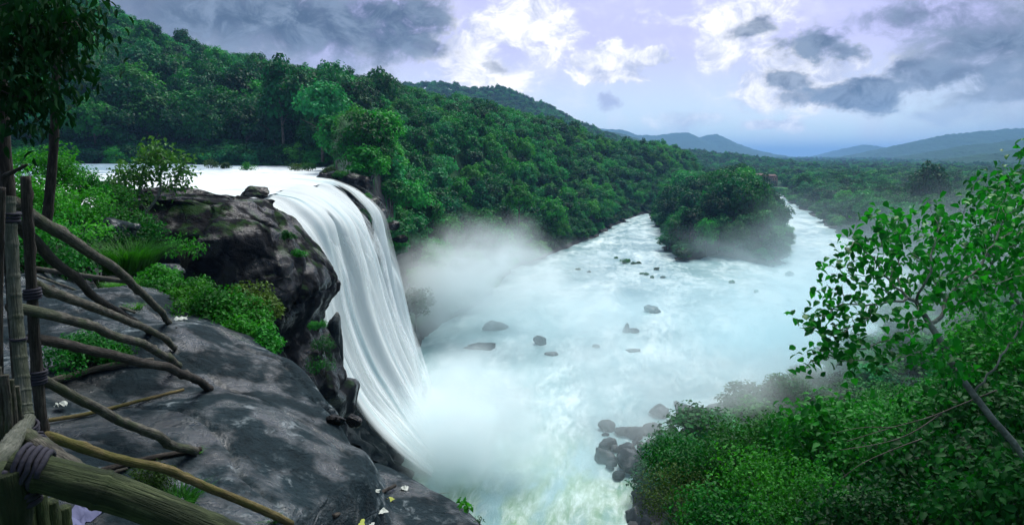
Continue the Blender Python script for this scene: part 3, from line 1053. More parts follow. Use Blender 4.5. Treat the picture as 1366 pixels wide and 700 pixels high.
# ------------------------------------------------------------------ rock
def rock_mesh(name, seed, size, sub=4, cuts=16, rough=0.16):
    import bmesh
    bm = bmesh.new()
    bmesh.ops.create_icosphere(bm, subdivisions=sub, radius=1.0)
    V = np.array([v.co for v in bm.verts])
    Fc = np.array([[v.index for v in f.verts] for f in bm.faces])
    bm.free()
    rng = np.random.default_rng(seed)
    for _ in range(cuts):
        n = rand_unit(rng, 1)[0]
        n[2] = n[2] * 0.7 + 0.15
        n /= np.linalg.norm(n)
        d = rng.uniform(0.46, 0.80)
        over = np.maximum(V @ n - d, 0)
        V = V - over[:, None] * n * 0.95
    nrm = V / (np.linalg.norm(V, axis=1)[:, None] + 1e-9)
    bo, bj = blocks(V + seed * 0.37, (0.85, 0.85, 0.6), seed % 1000, 0.4)
    V = V + nrm * (rough * 0.45 * fbm(V * 1.7 + seed % 100, 3, seed % 1000) + 0.06 * fbm(V * 5 + seed % 100, 3, seed % 1000 + 3, 0.5, True) + 0.13 * bo - 0.07 * bj)[:, None]
    return mesh_np(name, V * np.array(size), Fc, sub > 3)


def boulder(label, p, size, seed, mat, rz=0.0, group=None, name='boulder', sub=4, sink=0.3, cuts=16):
    o = link(name, rock_mesh(name, seed, size, sub, cuts), mat)
    o.location = (p[0], p[1], p[2] + size[2] * (1 - 2 * sink) * 0.6)
    o.rotation_euler = (0, 0, rz)
    return tag(o, label, 'rock', group)


# near slab: a heightfield of its own with a ledge and a rolled edge above the gorge
SCTRL = np.array([(-3.5, 4.9, 25.8), (-2.8, 6.4, 25.65), (-4.3, 8.4, 25.92), (-6.1, 10.6, 26.0), (-2.2, 7.7, 25.30), (-2.1, 4.6, 25.5), (-1.5, 4.4, 25.42), (-1.6, 7.2, 25.05),
                  (-1.35, 6.0, 25.25), (-0.7, 6.4, 24.9), (0.2, 5.5, 24.8), (0.4, 4.2, 24.8), (-0.6, 4.4, 25.1), (-9, 8, 26.25), (-9, 12, 25.9), (-6, 5, 26.05), (-5, 2.5, 26.1),
                  (-2.5, 2.5, 25.6), (0, 2.2, 24.9), (-3.3, 8.9, 25.55), (-4.6, 10.4, 25.6), (-5.6, 12.0, 25.5), (-7.4, 13.3, 25.3)])
SEDGE = [(1.5, 1.4), (1.0, 4.2), (0.20, 6.15), (-0.42, 6.8), (-1.32, 7.6), (-2.15, 8.05), (-3.0, 8.85), (-4.4, 10.3), (-5.9, 12.0), (-7.5, 13.5), (-13, 14.3), (-13, 1.4)]
STEP = [tuple(at_z(a, b, z)[:2]) for a, b, z in [(430, 522, 25.2), (462, 548, 25.15), (492, 578, 25.1), (512, 612, 25.05), (505, 640, 25.0), (470, 668, 25.0), (438, 692, 25.0), (395, 735, 25.05), (380, 800, 25.0)]]
LEDGE = STEP + [(2.5, 1.0), (2.5, 9.0), (-1.2, 9.0)]


def slab_z(x, y, fine=True):
    x = np.atleast_1d(np.asarray(x, float))
    y = np.atleast_1d(np.asarray(y, float))
    num = 0.0
    den = 0.0
    for a, b, c in SCTRL:
        w = 1.0 / ((x - a) ** 2 + (y - b) ** 2 + 0.35) ** 1.9
        num = num + w * c
        den = den + w
    z = num / den
    dl, il, _ = dist_poly(x, y, LEDGE)
    ds, _, _ = dist_poly(x, y, STEP, False)
    sgn = np.where(il, ds, -ds)
    led = 24.50 - 0.12 * (x + 0.7) + 0.03 * (6 - y)
    jag = 0.10 * fb2(x, y, 0.5, 3, 140)
    k = sst(sgn + jag, -0.16, 0.13)
    z = z - 0.14 * sst(sgn, -0.8, 0.0)
    z = z * (1 - k) + np.minimum(led, z) * k
    if fine:
        z = z + 0.10 * fb2(x, y, 2.2, 4, 101) + 0.035 * fb2(x + 0.4 * y, y * 0.35, 0.55, 4, 102, 0.55, True) + 0.010 * fb2(x, y, 0.12, 3, 103)
        # bedding steps that run along the slab
        u = (x * 0.55 + y * 0.83) * 0.9 + 0.5 * fb2(x, y, 1.7, 3, 104)
        z = z - 0.045 * sst(np.abs((u % 1.0) - 0.5), 0.46, 0.5)
    de, ie, _ = dist_poly(x, y, SEDGE)
    se = np.where(ie, -de, de) + 0.10 * fb2(x, y, 0.7, 3, 105)
    z = z - 0.22 * np.exp(-np.maximum(-se, 0) / 0.16) * (se < 0) - np.where(se >= 0, 0.22 + 2.2 * se + 5.0 * se ** 2, 0)
    return np.maximum(z, 17.0)


sx = np.linspace(-12.5, 2.3, 400)
sy = np.linspace(1.5, 14.8, 400)
X, Y = np.meshgrid(sx, sy, indexing='ij')
Z = slab_z(X.ravel(), Y.ravel()).reshape(X.shape)
Fs = grid_faces(400, 400)
Vs = np.stack([X.ravel(), Y.ravel(), Z.ravel()], 1)
keep = (Vs[:, 2] > 17.05)[Fs].any(1)
structure(link('rock_slab_ground', mesh_np('rock_slab_ground', Vs, Fs[keep]), M['slab']))


def hit(px, py, lo=1.5, hi=20.0, lift=0.0):
    """where the view ray of a photo pixel meets the slab: used to lay things where they stand"""
    d = ray(px, py)
    k = np.linspace(lo, hi, 1200)
    p = np.array((0, 0, H)) + d[None] * k[:, None]
    ok = (p[:, 0] > -12.5) & (p[:, 0] < 1.7) & (p[:, 1] > 1.5) & (p[:, 1] < 14.3)
    z = np.where(ok, slab_z(p[:, 0], p[:, 1]), -1e9)
    under = np.where(p[:, 2] <= z + lift)[0]
    return p[under[0]] if len(under) else p[-1]


# the black cliff beside the fall: a lofted, deeply cracked buttress
lev = [(28 - 44 * math.tan(math.atan((py - 350) / F) + PITCH), at_y(px, py, 44)[0]) for px, py in [(300, 266), (345, 268), (374, 288), (405, 328), (428, 358), (440, 384), (436, 402), (422, 424), (428, 448), (440, 472), (450, 510), (458, 560), (470, 640)]]
lev = sorted(lev)
lz, lx = np.array([a for a, b in lev]), np.array([b for a, b in lev])
nl, na = 190, 330
zz = np.concatenate([np.linspace(-2, 16, 70), np.linspace(16, 25.35, 121)[1:]])
ang = np.linspace(0, 2 * math.pi, na, endpoint=False)
Vc = np.zeros((nl, na, 3))
for i, z in enumerate(zz):
    xr = np.interp(z, lz, lx)
    xl = -24.8
    top = sst(z, 23.4, 25.4)
    cx, rx = (xr + xl) / 2, (xr - xl) / 2
    ry = 6.8 - 1.0 * (25 - z) / 25 - 2.2 * top
    if i == nl - 1:
        ry *= 0.4
    ca, sa = np.cos(ang), np.sin(ang)
    ex = 0.62
    Vc[i, :, 0] = cx + rx * np.sign(ca) * np.abs(ca) ** ex
    Vc[i, :, 1] = 44.2 + ry * np.sign(sa) * np.abs(sa) ** ex
    Vc[i, :, 2] = z
Vc = Vc.reshape(-1, 3)
nrm = np.stack([np.tile(np.cos(ang), nl), np.tile(np.sin(ang), nl), np.zeros(nl * na)], 1)
big = fbm(Vc / np.array((3.4, 3.4, 5.0)), 4, 201, 0.5, True)
mid = fbm(Vc / np.array((1.1, 1.1, 1.5)), 4, 202)
blk, joint = blocks(Vc + 0.5 * np.stack([mid, mid, mid], 1), (6.0, 6.0, 4.5), 203, 0.7)
blk2, joint2 = blocks(Vc + 0.3 * np.stack([mid, mid, mid], 1), (2.2, 2.2, 1.3), 207, 0.6)
fade = np.ones(nl * na) * (0.55 + 0.45 * sst(25.2 - Vc[:, 2], 0, 2.0))
Vc = Vc + nrm * (0.40 * big - 0.30 + 0.10 * mid + 0.90 * blk - 0.22 * joint + 0.09 * blk2 - 0.035 * joint2)[:, None] * fade[:, None]
Vc[:, 2] += 0.35 * mid * sst(Vc[:, 2], 20, 24) + 0.45 * fbm(Vc / 4.5, 3, 204) * sst(Vc[:, 2], 22, 25)
capc = Vc[-na:].mean(0) + np.array((0, 0, 0.15))
Vc = np.vstack([Vc, capc[None]])
k = np.arange(na)
cap = np.stack([np.full(na, nl * na), (nl - 1) * na + k, (nl - 1) * na + (k + 1) % na], 1)
structure(link('cliff_ground', mesh_np('cliff_ground', Vc, [grid_faces(nl, na, True)[:, ::-1], cap]), M['cliff']))

# named boulders in the lower river, above it and on the lip
B = boulder
B('long low dark rock lying in the white water just right of the waterfall foot', at_z(641, 464, 0), (3.3, 1.7, 0.95), 11, M['boulder'], 0.1)
B('rounded dark boulder standing alone in the river right of the long low rock', at_z(721, 458, 0), (1.65, 1.5, 1.25), 12, M['boulder'], 0.8)
B('pale rounded boulder half lost in the spray behind the long low rock', at_z(660, 438, 0), (2.6, 2.0, 1.35), 13, M['boulder'], 0.4)
B('flat topped block of rock in mid river, farthest out toward the island', at_z(871, 416, 0), (1.9, 1.5, 1.15), 14, M['boulder'], 0.2, cuts=14)
B('low rock with a raised pointed left end in mid river', at_z(845, 443, 0), (1.5, 1.2, 0.75), 15, M['boulder'], 0.3)
o = link('rock_tip', rock_mesh('rock_tip', 16, (0.55, 0.6, 1.5), 3), M['boulder'], bpy.data.objects['boulder.004'])
o.location = (-1.25, 0.2, 0.35)
o.rotation_euler = (0, 0.25, 0)
B('small rock barely breaking the water below the pointed one', at_z(796, 463, 0), (0.9, 0.7, 0.35), 17, M['boulder'])
B('faint submerged rock awash in mist below the rounded boulder', at_z(737, 473, 0), (1.2, 1.0, 0.4), 18, M['boulder'])
B('thin flat rock awash in the mist right of the smallest river rock', at_z(845, 468, 0), (1.9, 1.0, 0.3), 19, M['boulder'])
B('dark hump of rock breaking the rapids above the waterfall lip', (-21.5, 57.5, 24.6), (1.65, 1.2, 0.75), 21, M['cliff'], 0.2)
B('low shelf of dark rock with water spilling over it behind the leaning tree', (-25.5, 52.5, 24.7), (3.4, 1.8, 0.8), 22, M['cliff'], 0.5)
B('dark ledge at the river edge right of the leaning tree foot', (-23.3, 49.5, 24.6), (2.3, 1.0, 0.6), 23, M['cliff'], 0.1)
B('round black boulder among the shrubs upstream of the bamboo fence', at_y(80, 272, 36), (1.5, 1.2, 0.75), 24, M['cliff'], 0.3)
B('black square block below the round black boulder in the shrubs', at_y(70, 302, 31), (1.5, 1.2, 0.95), 25, M['cliff'], 0.1)
B('flat grey topped rock showing between the shrubs by the river', at_y(140, 312, 26), (2.0, 1.0, 0.6), 26, M['slab'], 0.2)
B('long dark rock along the bank beyond the left shrubs', at_y(140, 262, 52), (3.6, 1.6, 1.0), 27, M['cliff'], 0.1)
B('broken dark rock under the leaning tree canopy', at_y(195, 265, 50), (2.6, 1.6, 1.0), 28, M['cliff'], 0.7)
B('hunched grey rock between the feathery grass and the green slope shrubs', hit(218, 365), (0.75, 0.6, 0.35), 29, M['slab'], 0.5)
B('dark pitted knob of rock on the edge of the slab over the gorge', hit(472, 562), (0.30, 0.26, 0.22), 30, M['cliff'], 0.5)
B('smaller pitted stone left of the dark knob on the slab edge', hit(444, 562), (0.17, 0.13, 0.08), 31, M['cliff'], 0.3)
B('smooth grey boulder wedged between the cliff foot and the falling water', (-13.3, 50.0, 13.8), (0.9, 1.4, 2.6), 32, M['fall_rock'])
# islet of broken rock at the far end of the lip
rng = np.random.default_rng(5)
for px, py, Yd, sz in [(432, 236, 92, 1.5), (450, 234, 94, 2.2), (468, 238, 92, 2.0), (484, 246, 90, 1.6), (470, 256, 87, 1.0), (482, 268, 86.5, 0.9), (498, 268, 88, 1.3), (510, 284, 87, 1.1), (522, 300, 86.5, 1.2), (533, 318, 86, 1.0), (440, 228, 97, 1.6), (490, 234, 99, 1.8)]:
    p = at_y(px, py, Yd)
    B('broken dark rock on the far end of the waterfall lip', p - np.array((0, 0, sz * 0.3)), (sz * 1.2, sz, sz * 0.62), int(rng.integers(1e6)), M['cliff'], rng.uniform(0, 3), 'broken rocks along the far end of the waterfall lip', sub=3)
# rocks at the near foot of the gorge
for k, (px, py, s) in enumerate([(812, 588, 1.35), (806, 606, 1.6), (842, 618, 2.3), (838, 600, 1.5), (862, 606, 1.5), (872, 590, 1.3), (856, 590, 1.0), (880, 622, 1.2), (820, 595, 0.8), (894, 600, 1.2), (846, 575, 1.6), (868, 570, 1.5),
                                 (830, 572, 1.3), (810, 566, 1.3), (885, 575, 1.2), (900, 582, 1.0), (852, 655, 1.0), (846, 682, 1.2), (858, 692, 1.0), (870, 640, 0.9), (826, 628, 0.8), (898, 612, 0.9)]):
    B('wet dark boulder in the heap at the foot of the gorge below the bushes', at_z(px, py + 6, 0.1), (s * 0.95, s * 0.85, s * 0.60), 300 + k, M['boulder'], rng.uniform(0, 3), 'boulders heaped at the foot of the gorge', sub=3)
rb_ = np.random.default_rng(88)
for k in range(34):
    px, py, s = rb_.uniform(795, 905), rb_.uniform(568, 640), rb_.uniform(0.35, 0.85)
    if k > 16:
        px, py = rb_.uniform(900, 1030), rb_.uniform(535, 590)
        B('small jagged rock lying among the larger boulders of the misty right shore', at_z(px, py, 0.1), (s, s * rb_.uniform(0.6, 1), s * 0.55), 700 + k, M['boulder'], rb_.uniform(0, 3), 'small jagged rocks along the misty right shore', sub=3, cuts=20)
    else:
        B('small jagged rock filling gaps in the boulder heap at the foot of the gorge', at_z(px, py, 0.1), (s, s * rb_.uniform(0.6, 1), s * 0.6), 700 + k, M['boulder'], rb_.uniform(0, 3), 'small jagged rocks in the boulder heap', sub=3, cuts=20)
for k, (px, py, s) in enumerate([(942, 575, 1.3), (968, 582, 1.8), (985, 575, 1.6), (1000, 566, 1.6), (958, 592, 1.0), (975, 596, 0.9), (930, 560, 1.5), (955, 545, 1.6), (985, 552, 1.6), (915, 548, 1.6), (880, 545, 1.5)]):
    B('dark boulder on the misty shore between the boulder heap and the tree', at_z(px, py + 5, 0.3), (s, s * 0.9, s * 0.55), 340 + k, M['boulder'], rng.uniform(0, 3), 'boulders along the misty right shore', sub=3)

# ------------------------------------------------------------------ woods
def forest_tree(seed, kind, mat, lod=1.0):
    """trunk mesh and crown mesh of one kind, twelve metres tall, foot at the origin"""
    rng = np.random.default_rng(seed)
    rx, rz, cz = {'dome': (4.3, 3.9, 7.8), 'tall': (3.3, 5.2, 8.2), 'broad': (5.2, 3.2, 8.4), 'ragged': (4.0, 4.6, 7.6)}[kind]
    nlb = {'dome': 34, 'tall': 34, 'broad': 36, 'ragged': 26}[kind]
    V, f = crown(seed, rx, rz, int(nlb * lod), int(34 * lod), 0.66 / math.sqrt(lod), {'ragged': 0.38}.get(kind, 0.33), flat=0.45)
    V = V + np.array((0, 0, cz))
    cm = mesh_np('crown', V, f, smooth=False)
    cm.materials.append(mat)
    pts = [(0, 0, -1.5), (0.1, 0.05, 2), (0.2 * rng.normal(), 0.2, 5), (0.4 * rng.normal(), 0.4 * rng.normal(), cz + rz * 0.4)]
    parts = [tube(pts, [0.34, 0.26, 0.2, 0.06], 6)]
    for _ in range(5):
        a = rng.uniform(0, 6.28)
        z0 = rng.uniform(4, cz)
        parts.append(tube([(0.1, 0.1, z0), (math.cos(a) * rx * 0.4, math.sin(a) * rx * 0.4, z0 + 1.2), (math.cos(a) * rx * 0.75, math.sin(a) * rx * 0.75, z0 + 2.0)], [0.13, 0.09, 0.03], 4))
    Vt_, ft = merge(parts)
    tm = mesh_np('trunk', Vt_, ft)
    tm.materials.append(M['trunk'])
    return tm, cm, (Vt_, ft), (V, f)


KINDS = []
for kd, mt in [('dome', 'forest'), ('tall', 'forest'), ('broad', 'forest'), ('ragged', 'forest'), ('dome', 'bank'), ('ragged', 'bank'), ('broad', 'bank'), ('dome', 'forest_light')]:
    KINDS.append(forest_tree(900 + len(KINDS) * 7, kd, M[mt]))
# one-mesh copies of the kinds, for the woods too many to count
kinds_col = bpy.data.collections.new('forest_kinds')
for tm, cm, (Vt_, ft), (Vk, fk) in KINDS:
    Va, fa_ = merge([(Vk, fk), (Vt_, ft)])
    me = mesh_np('forest_kind', Va, fa_, smooth=False)
    me.materials.append(cm.materials[0])
    kinds_col.objects.link(bpy.data.objects.new('forest_kind_%d' % kinds_col.all_objects.__len__(), me))


def instancer(name, P, scl, rot, idx, col, label=None, cat=None):
    me = bpy.data.meshes.new(name)
    me.vertices.add(len(P))
    me.vertices.foreach_set('co', np.asarray(P, np.float32).ravel())
    for nm, tp, v in (('scl', 'FLOAT_VECTOR', scl), ('rot', 'FLOAT_VECTOR', rot), ('idx', 'INT', idx)):
        at = me.attributes.new(nm, tp, 'POINT')
        at.data.foreach_set('vector' if tp == 'FLOAT_VECTOR' else 'value', np.asarray(v, np.float32 if tp != 'INT' else np.int32).ravel())
    o = bpy.data.objects.new(name, me)
    C.objects.link(o)
    ng = bpy.data.node_groups.new(name + '_nodes', 'GeometryNodeTree')
    ng.interface.new_socket('Geometry', in_out='INPUT', socket_type='NodeSocketGeometry')
    ng.interface.new_socket('Geometry', in_out='OUTPUT', socket_type='NodeSocketGeometry')
    nd = ng.nodes
    gi, go = nd.new('NodeGroupInput'), nd.new('NodeGroupOutput')
    ci = nd.new('GeometryNodeCollectionInfo')
    ci.inputs['Collection'].default_value = col
    ci.inputs['Separate Children'].default_value = True
    ci.inputs['Reset Children'].default_value = True
    ip = nd.new('GeometryNodeInstanceOnPoints')
    ip.inputs['Pick Instance'].default_value = True

    def attr(nm, tp):
        a = nd.new('GeometryNodeInputNamedAttribute')
        a.data_type = tp
        a.inputs['Name'].default_value = nm
        return [s for s in a.outputs if s.enabled and s.name == 'Attribute'][0]
    L = ng.links.new
    L(gi.outputs[0], ip.inputs['Points'])
    L(ci.outputs[0], ip.inputs['Instance'])
    L(attr('idx', 'INT'), ip.inputs['Instance Index'])
    e2r = nd.new('FunctionNodeEulerToRotation')
    L(attr('rot', 'FLOAT_VECTOR'), e2r.inputs[0])
    L(e2r.outputs[0], ip.inputs['Rotation'])
    L(attr('scl', 'FLOAT_VECTOR'), ip.inputs['Scale'])
    L(ip.outputs[0], go.inputs[0])
    md = o.modifiers.new('scatter', 'NODES')
    md.node_group = ng
    stuff(o)
    if label:
        o['label'] = label
    return o


def jitter(x0, x1, y0, y1, step, seed):
    rng = np.random.default_rng(seed)
    gx, gy = np.meshgrid(np.arange(x0, x1, step), np.arange(y0, y1, step), indexing='ij')
    gx = gx.ravel() + rng.uniform(-0.45, 0.45, gx.size) * step
    gy = gy.ravel() + rng.uniform(-0.45, 0.45, gy.size) * step
    return gx, gy


def project(P):
    d = P - np.array((0, 0, H))
    fw = d[:, 1] * math.cos(PITCH) - d[:, 2] * math.sin(PITCH)
    up = d[:, 1] * math.sin(PITCH) + d[:, 2] * math.cos(PITCH)
    fw = np.maximum(fw, 0.1)
    return 683 + F * d[:, 0] / fw, 350 - F * up / fw, fw


trees = []          # (x, y, z, scale, kind, region, scale_z)
rng = np.random.default_rng(42)
# slope and hill left of the river
gx, gy = jitter(-420, 190, 96, 620, 5.5, 1)
dh, ih, _ = dist_poly(gx, gy, HILLP)
dc, _, par = dist_poly(gx, gy, CREST, False)
cyl = np.interp(par, np.arange(len(CREST)), [c[1] for c in CREST])
k = ih & (dh > 1.5) & (gy < cyl + 22)
gx, gy, dh = gx[k], gy[k], dh[k]
gz = hz(gx, gy)
for x, y, z, d in zip(gx, gy, gz, dh):
    up = 22 < z < 44 and y < 225 and x < -40
    s = rng.uniform(0.72, 1.12) * (1.15 if up else 0.78) * (0.8 + 0.2 * min(1, d / 12))
    kd = rng.choice([4, 5, 6, 2, 3], p=[.3, .3, .2, .1, .1]) if up else rng.choice([0, 1, 2, 3, 7], p=[.27, .13, .24, .20, .16])  # extra share of bright leaves paints in sunlit crowns on the slope
    trees.append((x, y, z - 0.6, s, kd, 'upstream' if up else 'slope', rng.uniform(0.9, 1.25)))
gx, gy = jitter(-20, -4, 90, 130, 4.2, 8)
k = (river_dist(gx, gy)[0] > 0.5) & (hz(gx, gy) > 9)
for x, y, z in zip(gx[k], gy[k], hz(gx[k], gy[k])):
    trees.append((x, y, z - 1.2, rng.uniform(0.42, 0.72), rng.choice([0, 2, 3, 4]), 'slope', rng.uniform(0.9, 1.2)))
gx, gy = jitter(40, 172, 176, 505, 7.0, 2)
di, ii, _ = dist_poly(gx, gy, ISLAND)
k = ii & (di > 1.0)
for x, y, z, d in zip(gx[k], gy[k], hz(gx[k], gy[k]), di[k]):
    trees.append((x, y, z - 0.5, rng.uniform(0.75, 1.1) * (0.75 + 0.45 * min(1, d / 16)), rng.choice([4, 5, 6, 0, 3]), 'island', rng.uniform(0.9, 1.3)))
gx, gy = jitter(14, 330, 62, 560, 8.0, 3)
rd, isl = river_dist(gx, gy)
k = (rd > 3.5) & ~isl & ~((np.abs(gx - 216) < 24) & (np.abs(gy - 562) < 56)) & (gx > np.interp(gy, [48, 54, 59, 63, 66, 75, 86, 105, 126, 158, 188, 212, 242, 299, 390, 484, 548], [8.5, 10.5, 12.5, 17, 22.5, 28, 40, 56, 78, 97, 106, 109, 117, 136, 162, 190, 206]))
for x, y, z, d in zip(gx[k], gy[k], hz(gx[k], gy[k]), rd[k]):
    near = y < 150
    trees.append((x, y, z - 0.4, (rng.uniform(0.28, 0.5) if near else rng.uniform(0.65, 1.0)), rng.choice([0, 3, 4, 5, 6, 2]), 'shore' if near else 'rightbank', rng.uniform(0.85, 1.2)))
T = np.array([t[:5] + (t[6],) for t in trees])
reg = np.array([t[5] for t in trees])
top = T[:, :3] + np.array((0, 0, 1.0)) * (9 * T[:, 3] * T[:, 5])[:, None]
px, py, fw = project(top)
inview = (px > -70) & (px < 1436) & (py > -60) & (py < 760) & (fw > 5)
sizepx = T[:, 3] * 9 * F / fw
# a crude depth map of the crowns tells which ones show
order = np.argsort(fw)
seen = np.zeros((180, 350), bool)
shown = np.zeros(len(T))
gpx, gpy, gfw = px / 4, py / 4, fw
for i in order:
    if not inview[i]:
        continue
    r = sizepx[i] / 8
    a0, a1 = int(max(0, gpx[i] - r)), int(min(349, gpx[i] + r))
    b0, b1 = int(max(0, gpy[i] - r * 0.8)), int(min(179, gpy[i] + r * 1.1))
    if a1 <= a0 or b1 <= b0:
        continue
    w = seen[b0:b1 + 1, a0:a1 + 1]
    shown[i] = (~w).sum() / max(1, w.size)
    w[:] = True
score = np.where(inview, sizepx * np.sqrt(shown) * (shown > 0.12), 0)
single = np.argsort(-score)[:285]
single = [i for i in single if score[i] > 0]
def place_label(i):
    x, y, z = T[i, :3]
    r, kd = reg[i], int(T[i, 4])
    tone = {0: 'round crowned', 1: 'tall crowned', 2: 'flat crowned', 3: 'ragged', 4: 'dark round crowned', 5: 'dark ragged', 6: 'dark flat crowned', 7: 'bright lime green'}[kd]
    if r == 'slope':
        a, _, pr = dist_poly(np.array([x]), np.array([y]), CREST, False)
        b, _, _ = dist_poly(np.array([x]), np.array([y]), BANK, False)
        where = ('along the skyline of the wooded hill' if a[0] < 28 else 'at the water edge under the wooded hill' if b[0] < 16 else
                 'on the slope above the spray of the waterfall' if y < 165 else 'halfway up the hill behind the waterfall' if y < 240 or x < -40 else 'on the hillside above the river bend')
    elif r == 'upstream':
        where = ('at the far left of the wood behind the upper river' if x < -120 else 'in the front row behind the upper river' if y < 172 else 'in the back rows of the wood behind the upper river')
    elif r == 'island':
        where = 'at the near tip of the river island' if y < 205 else 'on the middle of the river island' if y < 290 else 'at the far end of the river island'
    elif r == 'rightbank':
        where = 'at the water edge across the right channel' if y < 260 and x < 130 else 'in the valley wood right of the right channel'
    else:
        where = 'on the misty near right shore behind the big leafy tree'
    return tone + ' tree ' + where, 'trees ' + where


protos = {}


def plant_tree(x, y, z, s, kd, lab, grp, sz, name='forest_tree', rz=0.0):
    kd = int(kd)
    tm, cm = KINDS[kd][:2]
    t = thing(name, lab, 'tree', (x, y, z), rz, grp, (s, s, s * sz))
    link('trunk', tm, None, t)
    link('crown', cm, None, t)
    return t


for i in single:
    lab, grp = place_label(i)
    plant_tree(*T[i, :3], T[i, 3], T[i, 4], lab, grp, T[i, 5], rz=rng.uniform(0, 6.28))
# a few that stand out
def lone(px_, py_, Yd, s, kd, lab, sz=1.0):
    p = at_y(px_, py_, Yd)
    plant_tree(p[0], p[1], p[2], s, kd, lab, None, sz)


lone(378, 205, 158, 1.15, 1, 'tallest, steeple shaped tree rising over the upstream wood near the waterfall', 1.35)
lone(430, 205, 150, 1.1, 2, 'broad green tree at the right end of the upstream wood beside the spray', 1.1)
lone(692, 300, 186, 0.85, 7, 'bright lime green tree low on the hillside above the white spray')
lone(735, 318, 208, 0.95, 7, 'bright lime green tree at the water edge right of the other lime green one')
lone(180, 160, 175, 1.1, 7, 'lighter green tree halfway up the dark wood at upper left')
lone(1070, 262, 420, 1.1, 7, 'light green round tree out on the valley floor near the distant lodge')
lone(1232, 300, 260, 1.5, 4, 'dark bare topped tree standing above the valley wood at right', 1.2)
rest = np.array([i for i in range(len(T)) if i not in set(single)])
P = T[rest, :3]
S = T[rest, 3]
rr_ = np.random.default_rng(9)
instancer('forest', P, np.stack([S, S, S * T[rest, 5]], 1), np.stack([np.zeros(len(P)), np.zeros(len(P)), rr_.uniform(0, 6.28, len(P))], 1), T[rest, 4], kinds_col, 'dense green forest covering the hillside behind the single trees')
# the wooded valley floor to the foot of the hills
n = 15000
v = 208 + 1 / (rr_.uniform(1 / 78.0, 1 / 4.6, n)) * 1.0
v = 208 + np.exp(rr_.uniform(math.log(4.2), math.log(80), n))
u = rr_.uniform(640, 1500, n)
Yv = H / np.tan(np.arctan((v - 350) / F) + PITCH)
Xv = (u - 683) / F * Yv / math.cos(PITCH)
rd, isl = river_dist(Xv, Yv)
dh, ih, _ = dist_poly(Xv, Yv, HILLP)
lawn = (np.abs(Xv - 216) < 24) & (np.abs(Yv - 562) < 56)
k = (rd > 4) & ~ih & ~isl & ~lawn & (Yv > 330) & ((Xv > 330) | (Yv > 545) | (Xv > np.interp(Yv, [330, 560], [330, 200])))
Xv, Yv = Xv[k], Yv[k]
Zv = hz(Xv, Yv)
S = rr_.uniform(0.6, 1.15, len(Xv)) * (1 + 0.5 * sst(Yv, 1200, 4000))
instancer('valley_forest', np.stack([Xv, Yv, Zv - 0.5], 1), np.stack([S * 1.1, S * 1.1, S], 1), np.stack([np.zeros(len(S)), np.zeros(len(S)), rr_.uniform(0, 6.28, len(S))], 1), rr_.integers(0, 8, len(S)), kinds_col, 'hazy forest covering the flat valley floor up to the blue hills')
# woods on the first ridge
R = ridge_near[:, 4:31:1].reshape(-1, 3)
R = R[R[:, 2] > 2]
R = R[rr_.choice(len(R), min(5200, len(R)), False)]
R = R + rr_.uniform(-4, 4, R.shape) * np.array((1, 1, 0))
S = rr_.uniform(0.9, 1.5, len(R))
instancer('ridge_forest', R - np.array((0, 0, 3.0)), np.stack([S, S, S], 1), np.stack([np.zeros(len(S)), np.zeros(len(S)), rr_.uniform(0, 6.28, len(S))], 1), rr_.integers(0, 7, len(S)), kinds_col, 'blue green forest on the second ridge')

# low bushes that close the wood's edge along the water and on the steep banks
U = []
for poly, n, off, closed in ((BANK, 420, 3.0, False), (ISLAND, 620, 3.0, True), (RIGHT, 260, 3.0, False)):
    Pp = np.array(poly + (poly[:1] if closed else []), float)
    seg = np.linalg.norm(np.diff(Pp, axis=0), axis=1)
    cum = np.concatenate([[0], np.cumsum(seg)])
    t = rr_.uniform(0, cum[-1], n)
    bx, by = np.interp(t, cum, Pp[:, 0]), np.interp(t, cum, Pp[:, 1])
    U.append(np.stack([bx + rr_.normal(0, off, n), by + rr_.normal(0, off, n)], 1))
U.append(np.stack([rr_.uniform(-175, -30, 900), rr_.uniform(150, 170, 900)], 1))
U.append(np.stack([rr_.uniform(16, 130, 900), rr_.uniform(52, 165, 900)], 1))
U.append(np.stack([rr_.uniform(-21, -4, 160), rr_.uniform(86, 128, 160)], 1))
U = np.concatenate(U)
rd, isl = river_dist(U[:, 0], U[:, 1])
du, iu, _ = dist_poly(U[:, 0], U[:, 1], UPPER)
k = (rd > 0.4) & ~((U[:, 0] < -2) & (U[:, 1] < 118) & (hz(U[:, 0], U[:, 1]) < 11)) & ~(iu & (du > 0.3)) & (U[:, 1] > 50) & ~((U[:, 0] < -14) & (U[:, 1] < 91)) & ~((U[:, 0] < 12) & (U[:, 1] < 86))
U = U[k]
S = rr_.uniform(0.22, 0.58, len(U))
instancer('undergrowth', np.stack([U[:, 0], U[:, 1], hz(U[:, 0], U[:, 1]) - 3.0 * S], 1), np.stack([S * 1.2, S * 1.2, S * 0.9], 1),
          np.stack([np.zeros(len(S)), np.zeros(len(S)), rr_.uniform(0, 6.28, len(S))], 1), rr_.choice([0, 2, 3, 4, 6, 7], len(S)), kinds_col, 'low green undergrowth along the river banks')


